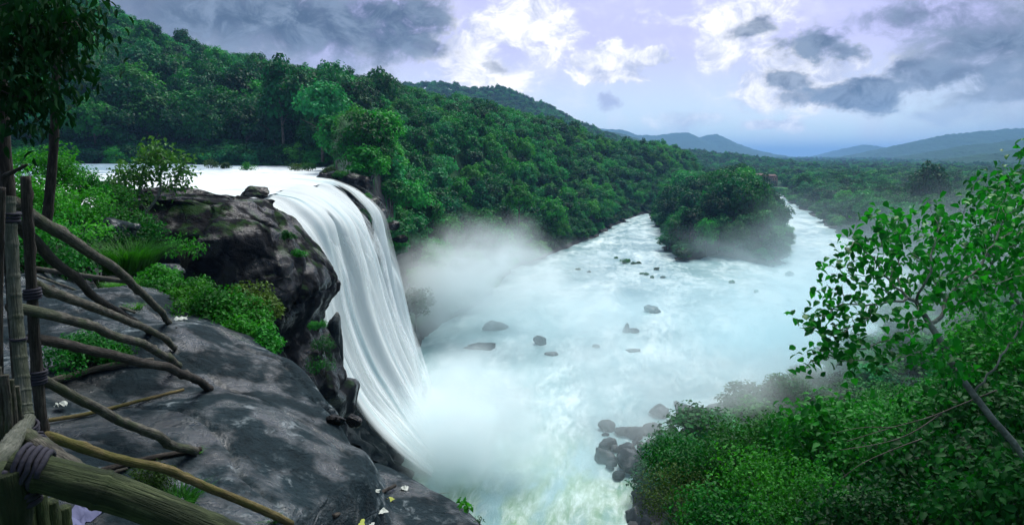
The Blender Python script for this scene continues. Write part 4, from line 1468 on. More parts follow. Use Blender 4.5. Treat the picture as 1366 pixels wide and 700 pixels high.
# ------------------------------------------------------------------ near plants
def fine_crown(seed, r, n, leaf, lobes=14, hang=0.3, rz=0.85, aspect=0.6, spread=0.8, full=False):
    """a shrub of separate small leaves round the origin's upper side"""
    rng = np.random.default_rng(seed)
    d = rand_unit(rng, lobes)
    d[:, 2] = np.abs(d[:, 2]) * rz
    cen = d * r * (0.35 + 0.5 * rng.random((lobes, 1))) + np.array((0, 0, r * 0.35))
    lr = r * (0.22 + 0.26 * rng.random(lobes))
    w = lr ** 2 / (lr ** 2).sum()
    which = rng.choice(lobes, n, p=w)
    u = rand_unit(rng, n)
    u[:, 2] = u[:, 2] * 0.9 + 0.25
    p = cen[which] + u * (lr[which] * (0.55 + 0.5 * rng.random(n) ** 0.7))[:, None]
    V, f = leaves(rng, p, leaf, u * 0.6 + np.array((0, 0, 0.9)), spread, aspect, 0.12, hang, 0.4, full)
    stems = []
    for c in cen:
        stems.append(tube([(0, 0, -0.25 * r), tuple(c * 0.45), tuple(c * 0.98)], [0.022 * r, 0.014 * r, 0.005 * r], 5))
    return (V, f), merge(stems)


def shrub(name, label, cat, p, r, n, leaf, mat, seed, stem='dark_bark', rz=0.85, hang=0.3, group=None, aspect=0.6, lobes=14):
    (V, f), (Vs_, fs_) = fine_crown(seed, r, n, leaf, lobes, hang, rz, aspect)
    t = thing(name, label, cat, p, 0, group)
    link('foliage', mesh_np('foliage', V, f, smooth=False), M[mat], t)
    link('stem', mesh_np('stem', Vs_, fs_), M[stem], t)
    return t


def tuft(name, label, p, r, h, n, mat, seed, width=0.012, lean=1.25):
    """grass blades that arch out of one foot"""
    rng = np.random.default_rng(seed)
    a = rng.uniform(0, 2 * math.pi, n)
    q = np.sqrt(rng.random(n)) * r
    base = np.stack([np.cos(a) * q * 0.7, np.sin(a) * q * 0.7, np.zeros(n) - 0.03], 1)
    out = np.stack([np.cos(a + rng.normal(0, 0.6, n)), np.sin(a + rng.normal(0, 0.6, n)), np.zeros(n)], 1)
    hh = (h * rng.uniform(0.55, 1.1, n))[:, None]
    mid = base + out * hh * lean * 0.3 + np.array((0, 0, 1)) * hh * 0.6
    tip = base + out * hh * lean * 0.9 + np.array((0, 0, 1)) * hh * rng.uniform(0.75, 1.0, (n, 1))
    sd_ = np.cross(out, np.array((0, 0, 1.0))) * width
    V = np.stack([base - sd_, base + sd_, mid + sd_ * 0.8, mid - sd_ * 0.8, tip], 1).reshape(-1, 3)
    i = np.arange(n)[:, None] * 5
    t = thing(name, label, 'grass', p)
    link('blades', mesh_np('blades', V, [np.hstack([i, i + 1, i + 2, i + 3]), np.hstack([i + 3, i + 2, i + 4])], smooth=False), M[mat], t)
    return t


def ground_at(px_, py_, Y):
    """a point seen at this pixel and this distance, dropped on the ground"""
    p = at_y(px_, py_, Y)
    return np.array((p[0], p[1], hz(p[0], p[1])[0]))


# green slope at the far edge of the slab, in front of the cliff
for k, (a, b, Yd, r, mt, lab) in enumerate([
        (232, 392, 11.4, 0.62, 'shrub', 'leafy green shrub at the top of the slope between slab and cliff'),
        (262, 408, 11.0, 0.55, 'grass', 'pale green leafy clump just below the topmost slope shrub'),
        (240, 425, 10.3, 0.42, 'grass', 'bright yellow green low clump at the foot of the longest grey brace pole'),
        (285, 418, 10.6, 0.62, 'shrub', 'bright green shrub in the middle of the slope beside the slab'),
        (318, 425, 10.4, 0.60, 'shrub', 'green shrub leaning over the drop toward the black cliff'),
        (340, 408, 11.0, 0.55, 'olive', 'olive leaved bush standing out against the black cliff'),
        (318, 448, 9.8, 0.42, 'shrub', 'low green shrub at the lower part of the slab edge'),
        (350, 460, 9.6, 0.40, 'bush', 'dark green shrub hanging over the drop left of the waterfall'),
        (355, 488, 8.9, 0.24, 'grass', 'small bright clump at the lower end of the green slope'),
        (210, 375, 12.6, 0.5, 'shrub', 'green shrub behind the hunched grey rock')]):
    p = at_y(a, b, Yd) - np.array((0, 0, r * 0.55))
    shrub('shrub', lab, 'shrub', p, r, int(2600 * (r / 0.55) ** 2), 0.062 if mt != 'grass' else 0.05, mt, 400 + k, lobes=16)
# shrubs along the upper bank at left
for k, (a, b, Yd, r, mt, lab) in enumerate([
        (60, 235, 24, 1.5, 'shrub', 'tall leafy shrub against the upper river at far left'),
        (105, 245, 26, 1.0, 'bush', 'thin leaved shrub that shows the river through it'),
        (40, 275, 19, 1.3, 'shrub', 'green shrub just behind the top of the bamboo fence'),
        (100, 285, 22, 1.2, 'shrub', 'bright shrub around the round black boulder'),
        (45, 325, 15, 1.1, 'bush', 'dark shrub behind the upper fence braces'),
        (95, 325, 16, 1.05, 'shrub', 'leafy shrub behind the crossing of the two long braces'),
        (130, 345, 15, 0.95, 'bush', 'dense low shrub left of the feathery grass'),
        (150, 300, 27, 1.2, 'shrub', 'shrub on the bank below the leaning tree'),
        (85, 355, 13, 0.7, 'bush', 'small dark shrub at the back edge of the slab'),
        (150, 268, 34, 1.2, 'shrub', 'green shrub at the foot of the leaning tree'),
        (185, 315, 27, 1.0, 'bush', 'shrub growing in the cleft above the black cliff'),
        (20, 355, 12.5, 0.8, 'bush', 'shrub in the shade at the left end of the slab'),
        (245, 335, 22, 0.8, 'shrub', 'spreading sprig of a shrub in front of the cliff top')]):
    p = at_y(a, b, Yd) - np.array((0, 0, r * 0.5))
    shrub('shrub', lab, 'shrub', p, r, int(1900 * r ** 1.6) if a != 245 else 420, 0.105 if Yd > 17 else 0.085, mt, 430 + k, lobes=18)
tuft('grass_tuft', 'large feathery green grass tuft on the bank behind the slab', at_y(170, 352, 14.5) - np.array((0, 0, 0.15)), 0.65, 0.75, 1500, 'grass', 460, 0.007)
tuft('grass_tuft', 'low bright grass cushion where the long grey brace crosses the stick', at_y(160, 377, 11.5) - np.array((0, 0, 0.1)), 0.30, 0.18, 500, 'grass', 461, 0.006)
tuft('grass_tuft', 'bright green grass tuft on the slab below the yellowed pole', hit(235, 672), 0.16, 0.16, 260, 'grass', 462, 0.005)
tuft('grass_tuft', 'small green tuft at the far end of the crusty brace pole', hit(262, 602), 0.045, 0.06, 60, 'grass', 463, 0.003)
tuft('grass_tuft', 'small green tuft against the end of the yellowed pole at bottom', hit(360, 693), 0.05, 0.07, 80, 'grass', 464, 0.003)
tuft('grass_tuft', 'tiny green tuft on the slab beside the second long brace', hit(180, 410), 0.12, 0.10, 160, 'grass', 465, 0.005)
shrub('fern', 'olive brown ferny plant on the slab behind the yellowed pole', 'plant', hit(203, 655) - np.array((0, 0, 0.02)), 0.20, 1500, 0.026, 'olive', 470, aspect=0.35)
shrub('shrub', 'deep green leafy patch in the hollow under the fence braces', 'shrub', hit(110, 490) - np.array((0, 0, 0.05)), 0.42, 3400, 0.035, 'bush', 471, rz=0.5, lobes=20)
shrub('shrub', 'green leafy patch at the right end of the hollow beneath the braces', 'shrub', hit(150, 480) - np.array((0, 0, 0.05)), 0.24, 1100, 0.035, 'shrub', 472, rz=0.5)
# mosses and ferns on the cliff face
for k, (a, b, Yd, r) in enumerate([(428, 470, 38.6, 0.8), (432, 500, 38.6, 1.0), (424, 440, 38.4, 0.5), (400, 345, 38.0, 0.45), (385, 320, 37.6, 0.4)]):
    shrub('cliff_plant', 'green plant clinging to the wet black cliff beside the waterfall', 'plant', at_y(a, b, Yd), r, 700, 0.10, 'bush', 480 + k, group='plants clinging to the wet black cliff')
# tussocks on the islet at the lip
for k, (a, b, Yd, r, mt) in enumerate([(395, 222, 120, 1.6, 'olive'), (412, 222, 118, 1.4, 'shrub'), (280, 218, 128, 1.6, 'olive'), (330, 222, 122, 1.5, 'shrub'), (300, 221, 125, 1.2, 'olive'), (455, 232, 92, 1.1, 'shrub'), (488, 262, 87, 0.8, 'shrub'), (482, 282, 86, 0.7, 'bush'), (438, 226, 96, 1.2, 'olive')]):
    p = at_y(a, b, Yd) - np.array((0, 0, r * 0.6))
    shrub('tussock', 'grassy tussock on the rocks across the upper river', 'plant', p, r, 700, 0.22, mt, 500 + k, group='tussocks on the rocks across the upper river', rz=0.5)
# islets of grass far out in the lower river
for k, (a, b, s) in enumerate([(833, 352, 1.3), (838, 350, 0.9), (845, 353, 0.7), (771, 361, 0.7), (785, 364, 0.5), (852, 352, 0.6), (862, 367, 0.6), (876, 360, 0.6), (870, 371, 0.5), (884, 371, 0.5), (856, 366, 0.5), (976, 378, 0.7), (1008, 390, 0.5), (1053, 368, 1.2), (1055, 325, 1.4), (1030, 356, 1.2), (822, 345, .5)]):
    shrub('river_tussock', 'small tuft of plants standing in the open river below the island', 'plant', at_z(a, b, -0.1), s, 260, 0.32, 'bush', 520 + k, rz=0.6, group='plant tufts standing in the open river')


# ------------------------------------------------------------------ trees grown branch by branch
def grow(root, targets, step, kill, reach, seed, iters=160):
    """space colonisation: returns node points, parents and pipe radii"""
    rng = np.random.default_rng(seed)
    P = [np.array(p, float) for p in root]
    par = [-1] + list(range(len(P) - 1))
    A = np.array(targets, float)
    for _ in range(iters):
        if not len(A):
            break
        Q = np.array(P)
        d2 = ((A[:, None, :] - Q[None, :, :]) ** 2).sum(2)
        near = d2.argmin(1)
        dm = np.sqrt(d2.min(1))
        ok = dm < reach
        if not ok.any():
            reach *= 1.5
            continue
        add = {}
        for a, nidx in zip(A[ok], near[ok]):
            v = a - P[nidx]
            add.setdefault(int(nidx), []).append(v / (np.linalg.norm(v) + 1e-9))
        for nidx, vs in add.items():
            v = np.mean(vs, 0) + rng.normal(0, 0.16, 3)
            v /= np.linalg.norm(v) + 1e-9
            P.append(P[nidx] + v * step)
            par.append(nidx)
        Q = np.array(P[-len(add):])
        d2 = ((A[:, None, :] - Q[None, :, :]) ** 2).sum(2).min(1)
        A = A[d2 > kill * kill]
        if len(P) > 5000:
            break
    P = np.array(P)
    n = len(P)
    kids = [[] for _ in range(n)]
    for i in range(1, n):
        kids[par[i]].append(i)
    return P, np.array(par), kids


def pipe(P, par, kids, tip, power=2.3):
    r = np.zeros(len(P))
    acc = np.zeros(len(P))
    # parents always precede their children except along the given root, which does too
    for i in range(len(P) - 1, -1, -1):
        if acc[i] == 0:
            acc[i] = tip ** power
        if par[i] >= 0:
            acc[par[i]] += acc[i]
    return acc ** (1 / power)


def limbs(P, par, kids, R, sides=6):
    """one tube per chain of nodes between forks"""
    parts = []
    start = [(0, None)]
    while start:
        i, frm = start.pop()
        chain = [frm] if frm is not None else []
        chain.append(i)
        while kids[i]:
            ks = sorted(kids[i], key=lambda q: -R[q])
            for q in ks[1:]:
                start.append((q, i))
            i = ks[0]
            chain.append(i)
        if len(chain) < 2:
            continue
        rad = R[chain].copy()
        if frm is not None:
            rad[0] = min(rad[0], rad[1] * 1.15)
        parts.append((P[chain], rad))
    return parts


def grown_tree(name, label, p0, root, targets, step, kill, reach, tip, leaf, per, mat, bark, seed, thick=0.02, singles=0, hang=0.5, aspect=0.62, scatter=0.12, sides=6, power=2.3):
    o = np.array(p0, float)
    Y0 = o[1]
    rng = np.random.default_rng(seed)
    P, par, kids = grow(np.array(root) - o, np.array(targets) - o, step, kill, reach, seed)
    R = pipe(P, par, kids, tip, power)
    t = thing(name, label, 'tree', tuple(o))
    big, small = [], []
    for pts, rad in limbs(P, par, kids, R):
        (big if rad.max() > thick else small).append((pts, rad))
    first = True
    for pts, rad in sorted(big, key=lambda q: -q[1].max()):
        V, f = tube(pts, rad, sides + 2, 0.12, seed)
        link('trunk' if first else 'branch', mesh_np('branch', V, f), M[bark], t)
        first = False
    if small:
        V, f = merge([tube(pts, rad, 4, caps=False) for pts, rad in small])
        stuff(link('twigs', mesh_np('twigs', V, f), M[bark], t))
    ends = np.where(R < tip * 2.6)[0]
    ends = ends[ends >= len(root)]
    pts = np.repeat(P[ends], per, 0) + rng.normal(0, scatter, (len(ends) * per, 3))
    if singles:
        # the leaves nearest the viewpoint are parts of their own
        dcam = np.linalg.norm(pts + o - np.array((0, 0, H)), axis=1)
        order = np.argsort(dcam)
        lead, pts_ = pts[order[:singles]], pts[order[singles:]]
        V1, f1 = leaves(np.random.default_rng(1), np.zeros((1, 3)), leaf, np.array([[0, 0, 1.0]]), 0.0, aspect, 0.16, 0, 0, True)
        d1 = V1[2] / np.linalg.norm(V1[2])
        lm = mesh_np('leaf', V1, f1, smooth=False)
        lm.materials.append(M[mat])
        for q in lead:
            lo = link('leaf', lm, None, t, tuple(q))
            lo.rotation_euler = (rng.uniform(0.2, 1.3), rng.uniform(-0.8, 0.8), rng.uniform(0, 6.28))
            lo.scale = (rng.uniform(0.8, 1.2),) * 3
        pts = pts_
    V, f = leaves(rng, pts, leaf, np.tile((0, 0, 1.0), (len(pts), 1)), 0.9, aspect, 0.16, hang, 0.35, leaf < 0.2 and Y0 < 20)
    stuff(link('foliage', mesh_np('foliage', V, f, smooth=False), M[mat], t))
    return t


def blob(rng, px_, py_, Y, rx, ry, rd_, n):
    """points in an ellipsoid seen at a pixel and distance, radii in photo pixels across and metres in depth"""
    u = rand_unit(rng, n) * rng.random((n, 1)) ** 0.4
    c = at_y(px_, py_, Y)
    s = Y / F
    return c + u * np.array((rx * s, rd_, ry * s))


# the big leafy tree at right
rng = np.random.default_rng(77)
tg = np.concatenate([blob(rng, a, b, Yd, rx, ry, dd, n) for a, b, Yd, rx, ry, dd, n in [
    (1125, 400, 9.4, 52, 52, 0.7, 85), (1095, 470, 9.2, 36, 34, 0.5, 36), (1175, 340, 9.8, 48, 46, 0.8, 80), (1180, 440, 9.2, 60, 50, 0.8, 70), (1235, 300, 10.2, 60, 40, 0.9, 90),
    (1250, 370, 10.0, 70, 50, 1.0, 105), (1310, 330, 10.4, 70, 50, 1.0, 105), (1340, 280, 10.8, 50, 44, 0.9, 70), (1345, 400, 10.0, 60, 55, 1.0, 80), (1240, 470, 9.3, 60, 34, 0.8, 45), (1150, 500, 9.0, 26, 22, 0.4, 10),
    (1165, 290, 10.0, 22, 18, 0.4, 14), (1085, 435, 9.2, 28, 34, 0.5, 34), (1078, 490, 9.1, 22, 16, 0.4, 16), (1110, 365, 9.5, 34, 30, 0.5, 34), (1140, 320, 9.7, 26, 24, 0.5, 22), (1390, 330, 10.6, 40, 70, 0.9, 60)]])
base = ground_at(1420, 660, 9.3)
root = [tuple(base), tuple((base + at_y(1390, 640, 9.3)) / 2), tuple(at_y(1378, 628, 9.3)), tuple(at_y(1352, 590, 9.3)), tuple(at_y(1325, 560, 9.3)), tuple(at_y(1298, 525, 9.35)), tuple(at_y(1272, 490, 9.4)), tuple(at_y(1258, 460, 9.5)), tuple(at_y(1240, 432, 9.6)), tuple(at_y(1222, 402, 9.6))]
grown_tree('leafy_tree', 'big broad leaved tree with pale leaning branches at right edge over the gorge', base, root, tg, 0.12, 0.22, 1.3, 0.0042, 0.125, 4, 'tree_leaf', 'bark', 21, 0.013, 270, 0.55, 0.72, 0.10, power=2.05)
# a second one, darker, behind its right side
rng = np.random.default_rng(78)
tg = np.concatenate([blob(rng, a, b, Yd, rx, ry, dd, n) for a, b, Yd, rx, ry, dd, n in [
    (1345, 250, 12.4, 55, 40, 0.9, 90), (1370, 330, 12.4, 50, 60, 0.9, 80), (1320, 300, 12.2, 40, 40, 0.9, 60), (1390, 420, 12, 60, 70, 0.9, 80), (1365, 190, 12, 14, 20, 0.3, 14)]])
base = ground_at(1480, 600, 12.0)
root = [tuple(base), tuple((base + at_y(1440, 560, 12.0)) / 2), tuple(at_y(1440, 560, 12.0)), tuple(at_y(1408, 480, 12.0)), tuple(at_y(1370, 420, 12.1)), tuple(at_y(1335, 372, 12.2)), tuple(at_y(1318, 345, 12.2))]
grown_tree('leafy_tree', 'dark leafy tree behind the big one, rising highest at the right edge', base, root, tg, 0.15, 0.26, 1.5, 0.0045, 0.13, 5, 'tree_leaf', 'bark', 22, 0.014, 0, 0.55, 0.66, 0.10, power=2.05)
# small tree leaning over the upper river
rng = np.random.default_rng(79)
tg = np.concatenate([blob(rng, a, b, 39.0, rx, ry, dd, n) for a, b, rx, ry, dd, n in [
    (175, 228, 30, 16, 1.2, 60), (215, 208, 34, 18, 1.4, 90), (240, 225, 22, 20, 1.2, 50), (200, 240, 40, 10, 1.2, 30), (158, 240, 20, 10, 0.8, 30), (246, 240, 12, 12, 0.8, 16)]])
base = at_y(184, 293, 39.0)
root = [tuple(base - np.array((0.3, 0, 0.8))), tuple(base), tuple(at_y(196, 282, 39.0)), tuple(at_y(207, 268, 39.0)), tuple(at_y(213, 258, 39.0))]
grown_tree('leaning_tree', 'small pale stemmed tree leaning over the upper river above the black cliff', root[0], root, tg, 0.30, 0.48, 3.5, 0.014, 0.26, 14, 'leaning', 'bark', 23, 0.05, 0, 0.35, 0.6, 0.24, power=2.1)
# wind bent tree on the islet
rng = np.random.default_rng(80)
tg = np.concatenate([blob(rng, 462, 212, 95, 12, 6, 0.8, 30), blob(rng, 455, 220, 95, 6, 5, 0.5, 10)])
base = at_y(457, 232, 95)
grown_tree('small_tree', 'tiny wind bent tree on the rocks at the far end of the lip', base - np.array((0, 0, 0.4)), [tuple(base - np.array((0, 0, 0.4))), tuple(base), tuple(at_y(459, 222, 95))], tg, 0.3, 0.5, 3, 0.02, 0.32, 4, 'bush', 'dark_bark', 24, 0.06, 0, 0.2, 0.6, 0.25)
# dark tree overhanging the top left corner
rng = np.random.default_rng(81)
tg = np.concatenate([blob(rng, a, b, Yd, rx, ry, dd, n) for a, b, Yd, rx, ry, dd, n in [
    (30, 20, 6.2, 70, 40, 0.7, 90), (-20, 80, 6.0, 60, 60, 0.7, 80), (70, 60, 6.4, 50, 40, 0.5, 40), (45, 125, 6.0, 34, 26, 0.3, 34), (20, 160, 6.0, 40, 20, 0.3, 20), (100, 25, 6.6, 40, 22, 0.4, 26), (-60, 140, 6.0, 50, 60, 0.6, 40)]])
base = at_y(-130, 560, 6.0)
root = [tuple(base), tuple(at_y(-110, 430, 6.0)), tuple(at_y(-95, 330, 6.0)), tuple(at_y(-80, 240, 6.0)), tuple(at_y(-60, 170, 6.0)), tuple(at_y(-40, 110, 6.0)), tuple(at_y(-20, 60, 6.1))]
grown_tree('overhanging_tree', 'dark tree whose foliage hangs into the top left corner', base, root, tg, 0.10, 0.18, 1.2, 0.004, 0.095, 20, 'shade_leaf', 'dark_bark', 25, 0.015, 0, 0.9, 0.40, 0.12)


def pole_mesh(pts, r0, r1, seed, sides=10, wob=0.10, nodes=0, n=40, bow=0.0):
    """a stick or bamboo along pts; nodes > 0 puts that many raised joint rings on it"""
    P = spline(pts, n) if len(pts) > 2 else np.linspace(pts[0], pts[1], n)
    rng = np.random.default_rng(seed)
    L = np.linalg.norm(P[-1] - P[0])
    if bow:
        t = np.linspace(0, 1, n)
        P = P + (np.sin(np.pi * t) * bow)[:, None] * np.array((0, 0, 1.0)) + 0.006 * L * fbm(np.stack([t * 5, t * 0, t * 0 + seed], 1), 2, seed)[:, None] * np.array((1.0, 0.6, 0.8))
    R = np.linspace(r0, r1, n)
    if nodes:
        m_ = n * 8
        ti = np.linspace(0, 1, m_)
        P = np.stack([np.interp(ti, np.linspace(0, 1, n), P[:, a]) for a in range(3)], 1)
        R = np.interp(ti, np.linspace(0, 1, n), R)
        for c in (np.arange(nodes) + 0.5 + rng.uniform(-0.15, 0.15, nodes)) / nodes:
            R = R * (1 + 0.13 * np.exp(-((ti - c) * L / (r0 * 0.22)) ** 2) - 0.05 * np.exp(-((ti - c) * L / (r0 * 0.10)) ** 2))
    V, f = tube(P, R, sides, wob, seed)
    if not nodes:
        # a few knots and a fine uneven skin
        cen = np.repeat(P, sides, 0)
        kn = np.ones(len(cen))
        for _ in range(5):
            c = V[rng.integers(0, len(cen))]
            kn += 0.35 * np.exp(-(np.linalg.norm(V[:len(cen)] - c, axis=1) / (r0 * 0.7)) ** 2)
        V[:len(cen)] = cen + (V[:len(cen)] - cen) * (kn + 0.07 * fbm(V[:len(cen)] / (r0 * 0.9), 2, seed + 3))[:, None]
    me = mesh_np('pole', V, f)
    n_ = len(P)
    ln = np.concatenate([[0], np.cumsum(np.linalg.norm(np.diff(P, axis=0), axis=1))])
    a = np.linspace(0, 2 * math.pi, sides, endpoint=False)
    G = np.stack([np.repeat(ln, sides), np.tile(np.cos(a), n_) * r0, np.tile(np.sin(a), n_) * r0], 1)
    G = np.vstack([G, [[0, 0, 0], [ln[-1], 0, 0]]]) + seed * 3.1
    at = me.attributes.new('grain', 'FLOAT_VECTOR', 'POINT')
    at.data.foreach_set('vector', G.astype(np.float32).ravel())
    return me


# second stem and twigs by the fence at left
t = thing('sapling', 'two thin bare dark stems rising behind the fence at far left', 'tree', tuple(at_y(66, 300, 9)))
o0 = np.array(t.location)
for nm, pts, r0, r1 in (('stem', [at_y(62, 300, 9), at_y(68, 240, 9), at_y(73, 170, 9), at_y(76, 90, 9), at_y(90, 10, 9)], 0.065, 0.04),
                        ('stem', [at_y(10, 330, 7.5), at_y(10, 260, 7.5), at_y(4, 190, 7.5), at_y(0, 100, 7.5), at_y(-4, -10, 7.5)], 0.085, 0.06),
                        ('branch', [at_y(4, 235, 7.5), at_y(20, 228, 7.2), at_y(36, 220, 7.0)], 0.03, 0.012)):
    link(nm, pole_mesh([p - o0 for p in pts], r0, r1, 5, 8), M['pole_dark'], t)

# bushes that fill the lower right
BUSHK = []
for k, (mt, leaf, n) in enumerate([('bush', 0.13, 4200), ('shrub', 0.11, 4600), ('bush', 0.19, 2400), ('olive', 0.075, 6200)]):
    (V, f), (Vs_, fs_) = fine_crown(600 + k, 2.0, n, leaf, 34, 0.4, 0.8, 0.62, full=leaf > 0.1)
    fm = mesh_np('foliage', V, f, smooth=False)
    fm.materials.append(M[mt])
    BUSHK.append((fm, mt, (Vs_, fs_)))
for k, (a, b, Yd, r, kd, lab) in enumerate([
        (918, 650, 20, 1.75, 3, 'olive green fine leaved bush lowest of the thicket beside the river rocks'),
        (905, 598, 23, 1.5, 0, 'dark bush reaching farthest left over the boulder heap'),
        (960, 612, 21, 1.9, 0, 'deep green bush behind the olive one'),
        (1010, 580, 20, 1.9, 1, 'light green bush on the outer edge of the thicket below the misty shore'),
        (1075, 575, 19, 1.8, 0, 'dark bush under the drooping branches of the big tree'),
        (1040, 630, 16, 1.7, 1, 'bright green bush in the middle of the thicket'),
        (1125, 575, 16, 1.9, 2, 'large leaved bush beneath the big tree'),
        (1170, 625, 14, 1.8, 0, 'dark bush with bare twigs across it in the lower right'),
        (1090, 665, 12.5, 1.35, 1, 'bright green bush at the bottom of the picture below the thicket'),
        (990, 680, 15, 1.6, 0, 'dark bush at the bottom edge right of the olive one'),
        (1235, 560, 14, 1.8, 0, 'bush crowding the trunk of the big tree'),
        (1290, 620, 11, 1.5, 2, 'large leaved bush below the trunk of the big tree'),
        (1345, 530, 13, 2.0, 0, 'dark bush behind the trunk at the right edge'),
        (1230, 680, 10, 1.3, 0, 'dark bush at the bottom edge below the bare twigs'),
        (1350, 660, 9, 1.3, 2, 'dark large leaved bush in the bottom right corner'),
        (1150, 700, 10.5, 1.2, 2, 'large leaved bush at the bottom edge beside the bright one'),
        (1370, 450, 15, 2.0, 0, 'dark bush at the right edge under the second tree'),
        (1180, 560, 18, 1.8, 0, 'bush deep in the thicket behind the large leaved one'),
        (1300, 560, 15, 1.8, 1, 'green bush behind the leaning trunk')]):
    p = at_y(a, b, Yd) - np.array((0, 0, r * 0.85))
    fm, mt, (Vs_, fs_) = BUSHK[kd]
    t = thing('bush', lab, 'bush', tuple(p), k * 1.7, None, r / 2.0)
    link('foliage', fm, None, t)
    gz_ = hz(p[0], p[1])[0]
    drop = (gz_ - p[2]) / (r / 2.0) - 0.4
    Vd, fd = merge([(Vs_, fs_), tube([(0, 0, min(drop, -0.6)), (0.1, 0.05, min(drop, -0.6) * 0.5), (0, 0, 0.2)], [0.09, 0.07, 0.05], 6)])
    link('stem', mesh_np('stem', Vd, fd), M['bark'], t)
bush_col = bpy.data.collections.new('bush_kinds')
for fm, mt, _ in BUSHK[:3]:
    bush_col.objects.link(bpy.data.objects.new('bush_kind', fm))
gx, gy = jitter(2, 60, 8, 62, 1.7, 55)
e_ = gx - (0.20 * gy + 1.6)
k = (e_ > 0) & (np.hypot(gx, gy) > 9.5) & (river_dist(gx, gy)[0] > 1.5)
gx, gy = gx[k], gy[k]
gz = hz(gx, gy)
px, py, fw = project(np.stack([gx, gy, gz + 0.5], 1))
k = (px < 1500) & (py < 800) & (px > 760)
S = rr_.uniform(0.45, 0.85, k.sum())
instancer('undergrowth', np.stack([gx[k], gy[k], gz[k] - 0.2], 1), np.stack([S, S, S * 0.9], 1), np.stack([0 * S, 0 * S, rr_.uniform(0, 6.28, len(S))], 1), rr_.integers(0, 3, len(S)), bush_col, 'green undergrowth covering the slope under the thicket')
# bare twigs that arch through the thicket
t = thing('dead_branch', 'bare pale branch forking over the bushes below the big tree', 'branch', tuple(at_y(1300, 560, 10.5)))
o0 = np.array(t.location)
for pts, r0 in (([(1330, 520), (1280, 540), (1240, 556), (1190, 570), (1130, 588)], 0.015), ([(1260, 548), (1220, 575), (1180, 590), (1120, 600)], 0.015), ([(1230, 585), (1190, 600), (1150, 618), (1120, 640)], 0.015), ([(1190, 570), (1150, 570), (1110, 578)], 0.010)):
    link('twig', pole_mesh([at_y(a, b, 10.4) - o0 for a, b in pts], r0 * 0.8, r0 * 0.3, 9, 6, n=24), M['trunk'], t)

# ------------------------------------------------------------------ bamboo fence
fence = thing('bamboo_fence', 'rickety fence of bamboo and sticks lashed with cloth at the cliff edge', 'fence', tuple(at_y(55, 600, 3.4)))
fo = np.array(fence.location)


def fpart(name, pts, r0, r1, mat, seed, sides=10, nodes=0, bow=0.0, label=None, wob=0.10, parent=None):
    o = link(name, pole_mesh([np.asarray(p, float) - fo for p in pts], r0, r1, seed, sides, wob, nodes, bow=bow), M[mat], parent or fence)
    if label:
        o['label'] = label
    return o


fpart('post', [at_y(12, 262, 2.75), at_y(20, 400, 2.7), at_y(31, 520, 2.6), at_y(36, 572, 2.55)], 0.022, 0.027, 'bamboo', 1, 14, 14, label='pale ringed bamboo post')
fpart('rail', [at_y(38, 560, 2.5), at_y(20, 584, 2.2), at_y(2, 606, 1.95), at_y(-60, 660, 1.6)], 0.026, 0.030, 'bamboo', 2, 14, 9, label='ringed bamboo rail bending toward the viewer')
fpart('post', [at_y(34, 235, 3.3), at_y(42, 380, 3.3), at_y(50, 500, 3.3), at_y(62, 640, 3.3)], 0.023, 0.029, 'pole_dark', 3, 10, 0, 0.0, 'dark brown post')
fpart('post', [at_y(6, 300, 3.0), at_y(14, 420, 3.0), at_y(22, 540, 3.0), at_y(26, 660, 3.0)], 0.011, 0.014, 'pole_dark', 4, 8)
fpart('post', [at_y(2, 250, 2.6), at_y(-2, 420, 2.6), at_y(0, 640, 2.6)], 0.014, 0.016, 'pole_dark', 44, 8)
fpart('rail', [at_y(14, 622, 1.30), at_y(90, 640, 1.32), at_y(180, 668, 1.36), at_y(360, 742, 1.46)], 0.036, 0.039, 'bamboo_green', 5, 18, 3, label='thick green bamboo rail lashed with dark cloth')


def brace(a, b, Y0, c, d, r0, r1, mat, seed, bow=0.0, lift=None, mid=None, label=None, name='brace'):
    e = hit(c, d)
    s = at_y(a, b, Y0)
    e = e + np.array((0, 0, (lift if lift is not None else r1 * 0.6)))
    pts = [s, e] if mid is None else [s] + [at_y(*q) for q in mid] + [e]
    return fpart(name, pts, r0 * 0.84, r1 * 0.84, mat, seed, 10, 0, bow, label, 0.16)


brace(18, 272, 3.4, 228, 431, 0.042, 0.046, 'pole_grey', 11, 0.05, label='longest grey brace pole')
brace(20, 292, 3.5, 200, 446, 0.036, 0.040, 'pole_dark', 12, -0.05, label='dark long brace pole under the grey one')
brace(38, 385, 3.4, 236, 464, 0.034, 0.040, 'pole_grey', 13, 0.03)
brace(22, 404, 3.0, 240, 489, 0.030, 0.050, 'pole_grey', 14, 0.06)
brace(46, 448, 3.3, 283, 520, 0.032, 0.050, 'pole_dark', 15, 0.05)
brace(52, 498, 3.3, 260, 606, 0.030, 0.044, 'pole_grey', 16, -0.03, label='crusty brace pole with knots')
brace(62, 580, 3.2, 388, 702, 0.030, 0.036, 'pole_yellow', 17, 0.05, label='yellowed crooked pole')
fpart('brace', [at_y(34, 582, 2.3), at_y(70, 606, 2.1), at_y(115, 635, 1.95), at_y(150, 664, 1.85)], 0.030, 0.026, 'pole_grey', 18, 8, label='split and broken bamboo piece', wob=0.3)


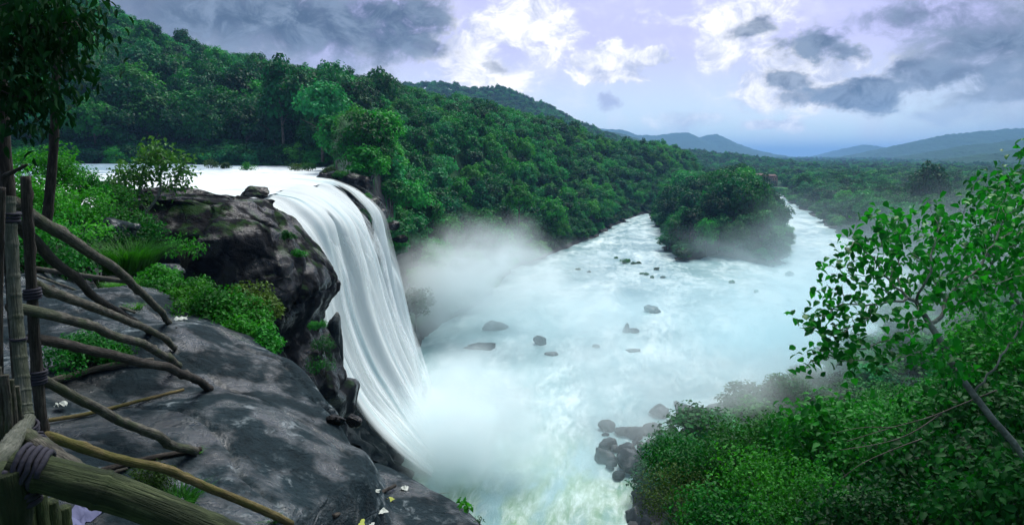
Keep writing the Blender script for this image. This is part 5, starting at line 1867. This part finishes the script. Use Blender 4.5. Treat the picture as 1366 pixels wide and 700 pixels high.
def lash(p, axis, r, mat, seed, turns=4, pitch=0.012, name='lashing'):
    """cloth or cord wound round a joint"""
    ax = np.asarray(axis, float)
    ax /= np.linalg.norm(ax)
    u = np.cross(ax, (0.3, 0.2, 1.0))
    u /= np.linalg.norm(u)
    w = np.cross(ax, u)
    a = np.linspace(0, turns * 2 * math.pi, turns * 18)
    rng = np.random.default_rng(seed)
    rr2 = r * (1 + 0.05 * np.sin(a * 0.37 + seed))
    pts = p - fo + np.cos(a)[:, None] * u * rr2[:, None] + np.sin(a)[:, None] * w * rr2[:, None] + ((a / (2 * math.pi) - turns / 2) * pitch)[:, None] * ax
    V, f = tube(pts + 0.10 * r * fbm(pts * 40 + seed, 2, seed)[:, None] * np.array((1, 1, 0.4)), pitch * 0.5, 6, 0.4, seed)
    return link(name, mesh_np('lashing', V, f), M[mat], fence)


lash(at_y(40, 624, 1.31), at_y(90, 640, 1.32) - at_y(14, 622, 1.30), 0.041, 'cloth', 1, 5, 0.011)
lash(at_y(6, 655, 1.30), (0.05, 0.1, 1), 0.060, 'cloth', 2, 5, 0.012)
lash(at_y(43, 392, 3.3), (0, 0.05, 1), 0.034, 'cloth', 3, 4, 0.014)
lash(at_y(50, 503, 3.3), (0.05, 0.05, 1), 0.036, 'cloth', 4, 5, 0.014)
lash(at_y(24, 452, 2.66), (0.05, 0.05, 1), 0.028, 'cloth', 5, 2, 0.006)
lash(at_y(36, 570, 2.45), (0.3, -0.2, 1), 0.034, 'cloth', 6, 3, 0.012)
lash(at_y(46, 592, 2.3), (1, -0.4, -0.6), 0.040, 'cloth', 7, 4, 0.010)
lash(at_y(14, 290, 2.75), (0.1, 0.1, 1), 0.030, 'cloth', 8, 3, 0.014)
# upright stakes under the near rail and at the left
for k, (a, b, c, d, Yd, r) in enumerate([(4, 625, 14, 760, 1.28, 0.040), (30, 660, 36, 770, 1.40, 0.026), (48, 660, 56, 770, 1.42, 0.022), (66, 668, 72, 770, 1.45, 0.020), (84, 676, 90, 770, 1.5, 0.016),
                                         (6, 500, 12, 590, 2.3, 0.012), (14, 506, 20, 600, 2.35, 0.011), (-4, 490, 0, 600, 2.3, 0.014), (22, 515, 26, 600, 2.4, 0.010)]):
    fpart('stake', [at_y(a, b, Yd), at_y((a + c) / 2 + 2, (b + d) / 2, Yd), at_y(c, d, Yd)], r, r * 1.05, 'bamboo_green' if b > 600 else 'pole_grey', 60 + k, 10, wob=0.2)


# loose sticks on the slab
def stick(a, b, c, d, r, mat, label, seed, lift=0.01, mids=()):
    P = [hit(a, b)] + [hit(*q) for q in mids] + [hit(c, d)]
    P = [p + np.array((0, 0, r * 0.8 + lift)) for p in P]
    o0 = P[0]
    o = link('stick', pole_mesh([p - o0 for p in P], r, r * 0.8, seed, 8, 0.16), M[mat], None, tuple(o0))
    return tag(o, label, 'stick')


stick(56, 518, 205, 486, 0.036, 'pole_grey', 'pale grey stick lying under the dark brace, end in the green patch', 31, 0.02, [(120, 500), (165, 490)])
stick(64, 566, 245, 524, 0.020, 'pole_yellow', 'thin yellowish stick lying across the slab toward the dark brace end', 32, 0.02, [(120, 556), (190, 538)])
stick(110, 640, 268, 603, 0.026, 'pole_dark', 'dark stick lying under the end of the crusty brace', 33, 0.01, [(190, 618)])
stick(30, 360, 166, 380, 0.050, 'pole_grey', 'log lying level along the back edge of the slab', 34, 0.02)
stick(34, 366, 180, 422, 0.022, 'pole_grey', 'thin grey stick slanting over the slab beneath the long braces', 35, 0.04)
stick(70, 384, 140, 378, 0.018, 'pole_dark', 'short dark twig beside the level log', 36, 0.02)
stick(130, 640, 170, 628, 0.014, 'pole_grey', 'short splinter of pale wood beside the dark stick', 37)
stick(445, 694, 527, 652, 0.024, 'pole_dark', 'dark driftwood stick in the litter on the lower ledge', 38, 0.02)
stick(515, 666, 600, 657, 0.005, 'pole_yellow', 'thin straw stalk lying on the lower ledge', 39, 0.006)
stick(235, 438, 350, 452, 0.008, 'pole_dark', 'thin dark twig on the wet top of the slab', 40, 0.005)


def scrap(p, r, mat, label, cat, seed, name='plastic_scrap', flat=0.4):
    """a crumpled sheet"""
    rng = np.random.default_rng(seed)
    n = 9
    u, v = np.meshgrid(np.linspace(-1, 1, n), np.linspace(-1, 1, n), indexing='ij')
    q = np.stack([u.ravel(), v.ravel(), np.zeros(n * n)], 1)
    q += 0.30 * np.stack([fbm(q * 1.3 + seed + k * 9, 2, seed + k) for k in range(3)], 1)
    q[:, 2] = flat * np.abs(fbm(q * 1.6 + seed, 3, seed + 7)) * 1.6
    top_ = q * r
    V = np.vstack([top_, top_ - np.array((0, 0, r * 0.05))])
    f = grid_faces(n, n)
    o = link(name, mesh_np(name, V, [np.concatenate([f, f[:, ::-1] + n * n])]), M[mat], None, tuple(p + np.array((0, 0, r * 0.08))))
    o.rotation_euler = (0, 0, rng.uniform(0, 6))
    return tag(o, label, cat)


scrap(hit(502, 655), 0.035, 'plastic', 'crumpled white wrapper left of the driftwood on the ledge', 'litter', 1)
scrap(hit(540, 652), 0.040, 'plastic', 'white plastic cup piece lying right of the driftwood', 'litter', 2, flat=0.7)
scrap(hit(508, 682), 0.060, 'plastic', 'torn clear plastic bag below the driftwood stick', 'litter', 3, flat=0.3)
scrap(hit(520, 666), 0.040, 'litter', 'yellow green leaves beside the driftwood', 'leaves', 4, 'leaf_litter', 0.2)
scrap(hit(480, 697), 0.045, 'litter', 'lime green leaf at the bottom edge below the driftwood', 'leaves', 5, 'leaf_litter', 0.2)
scrap(hit(494, 700), 0.035, 'plastic', 'pale scrap of plastic at the bottom edge next to the lime leaf', 'litter', 6)
scrap(hit(241, 426), 0.09, 'plastic', 'white crumpled paper at the foot of the longest brace', 'litter', 8)
scrap(hit(82, 548) + np.array((0, 0, 0.05)), 0.05, 'plastic', 'small grey carton standing behind the dark post', 'litter', 9, flat=0.9)
o = scrap(at_y(108, 694, 1.75), 0.055, 'cloth_blue', 'faded blue cloth hanging under the thick bamboo rail', 'cloth', 10, 'cloth_rag', 0.8)
# sprigs at the lip of the ledge
shrub('sprig', 'small leafy sprig growing out over the gorge at the ledge edge', 'plant', at_y(624, 672, 6.15) - np.array((0, 0, 0.06)), 0.11, 46, 0.052, 'shrub', 711, rz=0.5, lobes=7)
shrub('sprig', 'thin dark sprig below the leafy one at the ledge edge', 'plant', at_y(640, 690, 6.0) - np.array((0, 0, 0.06)), 0.06, 40, 0.03, 'bush', 712, rz=0.9, aspect=0.25, lobes=6)

# ------------------------------------------------------------------ the far lodge
t = thing('lodge', 'long low brown roofed lodge on the far river bank behind a lawn', 'building', (218, 604, 4.5), 0.06, None, (0.62, 0.8, 0.9))
wall_m = plain_mat('ochre_wall', (0.22, 0.16, 0.11), 0.8, 0.4)
roof_m = plain_mat('brown_tile_roof', (0.10, 0.055, 0.04), 0.8, 0.6)
glass_m = plain_mat('dark_window', (0.02, 0.025, 0.03), 0.2, 0.5)


def boxv(x0, x1, y0, y1, z0, z1):
    V = np.array([(x, y, z) for x in (x0, x1) for y in (y0, y1) for z in (z0, z1)], float)
    return V, [np.array([(0, 1, 3, 2), (4, 6, 7, 5), (0, 4, 5, 1), (2, 3, 7, 6), (0, 2, 6, 4), (1, 5, 7, 3)])]


def gable(x0, x1, y0, y1, z0, h, over=0.8):
    x0, x1, y0, y1 = x0 - over, x1 + over, y0 - over, y1 + over
    ym = (y0 + y1) / 2
    V = np.array([(x0, y0, z0), (x1, y0, z0), (x1, y1, z0), (x0, y1, z0), (x0 + 2, ym, z0 + h), (x1 - 2, ym, z0 + h)], float)
    return V, [np.array([(0, 1, 5, 4), (2, 3, 4, 5), (3, 2, 1, 0)]), np.array([(0, 4, 3), (1, 2, 5)])]


for x0, x1, hh in ((-17, 2, 6.2), (3, 19, 5.4)):
    V, f = boxv(x0, x1, -5, 5, -3, hh)
    link('wall', mesh_np('wall', V, f, False), wall_m, t)
    V, f = gable(x0, x1, -5, 5, hh + 0.01, 3.2)
    link('roof', mesh_np('roof', V, f, False), roof_m, t)
    for xx in np.arange(x0 + 1.5, x1 - 1.5, 2.6):
        for zz_ in (0.8, 3.6):
            V, f = boxv(xx, xx + 1.3, -5.06, -4.9, zz_, zz_ + 1.3)
            link('window', mesh_np('window', V, f, False), glass_m, t)
t = thing('white_house', 'small white house among the valley trees left of the lodge', 'building', (206, 640, 9.0), -0.2)
V, f = boxv(-4, 4, -4, 4, -6, 4.5)
link('wall', mesh_np('wall', V, f, False), plain_mat('white_wall', (0.7, 0.7, 0.68), 0.7, 0.5, 0.1), t)
V, f = gable(-4, 4, -4, 4, 4.51, 2.0)
link('roof', mesh_np('roof', V, f, False), plain_mat('pale_roof', (0.5, 0.5, 0.5), 0.7, 0.5, 0.15), t)
for xx in (-2.6, 1.2):
    V, f = boxv(xx, xx + 1.4, -4.06, -3.9, 1.2, 2.8)
    link('window', mesh_np('window', V, f, False), glass_m, t)
lw, lh = np.meshgrid(np.linspace(203, 232, 20), np.linspace(548, 598, 30), indexing='ij')
Vl = np.stack([lw.ravel(), lh.ravel(), hz(lw.ravel(), lh.ravel()) + 0.35], 1)
m, g, out = new_mat('lawn')
n = g.noise(g.new('ShaderNodeNewGeometry').outputs['Position'], 0.3, 4, 0.6)
principled(g, out, g.mix(n, (0.03, 0.20, 0.03), (0.06, 0.32, 0.05)), 0.9, 0.1)
structure(link('lawn', mesh_np('lawn', Vl, grid_faces(20, 30)), m))


# ------------------------------------------------------------------ spray and haze
def mist(label, c, r, density, seed, scale, color=(0.76, 0.95, 1.0), lo=0.34, hi=0.66, power=1.0, aniso=0.4, rz=0.0, tilt=0.0):
    """one drifting body of spray: dense at its heart, torn by noise, gone at its skin"""
    m, g, out = new_mat('spray')
    tc = g.new('ShaderNodeTexCoord')
    ge = g.new('ShaderNodeNewGeometry')
    q = g.vm('LENGTH', tc.outputs['Object'])
    big = g.noise(ge.outputs['Position'], scale * 0.55, 2, 0.5)
    fall = g.ss(g.m('ADD', q, g.m('MULTIPLY', g.m('SUBTRACT', 0.56, big), 1.3)), 0.95, 0.15)
    fall = g.m('MULTIPLY', fall, g.ss(q, 1.0, 0.75))
    if power != 1.0:
        fall = g.m('POWER', fall, power)
    no = g.noise(g.vm('ADD', g.vm('MULTIPLY', ge.outputs['Position'], (1, 1, 1.3)), (seed * 13.7, 0, 0)), scale, 5, 0.6, 0.8)
    d = g.m('MULTIPLY', g.m('MULTIPLY', fall, g.ss(no, lo, hi, 0.04, 1.0)), density)
    pv = g.new('ShaderNodeVolumePrincipled')
    pv.inputs['Color'].default_value = (*color, 1)
    pv.inputs['Anisotropy'].default_value = aniso
    g.L(d, pv.inputs['Density'])
    g.L(pv.outputs[0], out.inputs['Volume'])
    import bmesh
    bm = bmesh.new()
    bmesh.ops.create_icosphere(bm, subdivisions=3, radius=1.0)
    me = bpy.data.meshes.new('mist')
    bm.to_mesh(me)
    bm.free()
    o = link('mist', me, m)
    o.location = c
    o.scale = r
    o.rotation_euler = (0, tilt, rz)
    o['label'] = label
    return stuff(o)


mist('dense white spray boiling at the near foot of the waterfall', (-2.5, 57.5, 2.5), (9, 9, 8), 0.60, 1, 0.20, color=(0.915, 0.985, 1.0), aniso=0.15)
mist('white spray curling along the foot of the falling sheet', (-5.5, 70, 2.5), (7.5, 20, 7), 0.50, 8, 0.20, color=(0.915, 0.985, 1.0), aniso=0.15)
mist('bright white spray thrown from the far foot of the waterfall', (-4.0, 106, 8.0), (27, 16, 14), 0.30, 2, 0.10, color=(0.915, 0.985, 1.0), aniso=0.15)
mist('spray blowing out from the waterfall over the river', (14, 68, 4.5), (25, 17, 9), 0.13, 9, 0.13, color=(0.93, 0.985, 1.0), lo=0.40, hi=0.64)
mist('ragged drift of spray low over the near pool', (5, 52, 2.5), (10, 9, 6), 0.10, 10, 0.17, lo=0.42, hi=0.64)
mist('thin veil of spray over the middle of the river', (20, 98, 4), (50, 48, 10), 0.042, 3, 0.07, lo=0.40, hi=0.64)
mist('mist drifting up the right shore', (40, 88, 7), (30, 24, 13), 0.11, 4, 0.08, lo=0.40, hi=0.64)
mist('spray rising behind the far end of the lip', (-22.8, 101, 27.5), (4.5, 5, 8), 0.30, 5, 0.25, color=(0.93, 0.985, 1.0))
mist('thin mist along the near end of the island', (62, 172, 5), (46, 16, 9), 0.022, 6, 0.07, lo=0.42, hi=0.64)
mist('mist hanging in the trees of the right shore', (74, 112, 12), (48, 34, 17), 0.035, 7, 0.06, lo=0.40, hi=0.64)

m, g, out = new_mat('valley_haze')
pv = g.new('ShaderNodeVolumePrincipled')
pv.inputs['Color'].default_value = (0.30, 0.56, 1.0, 1)
pv.inputs['Anisotropy'].default_value = 0.15
pv.inputs['Density'].default_value = 0.00015
g.L(pv.outputs[0], out.inputs['Volume'])
zmin, zmax = -12.0, 262.0
V, f = boxv(-28000, 28000, -28000, 28000, zmin, zmax)
stuff(link('haze', mesh_np('haze', V, f, False), m))
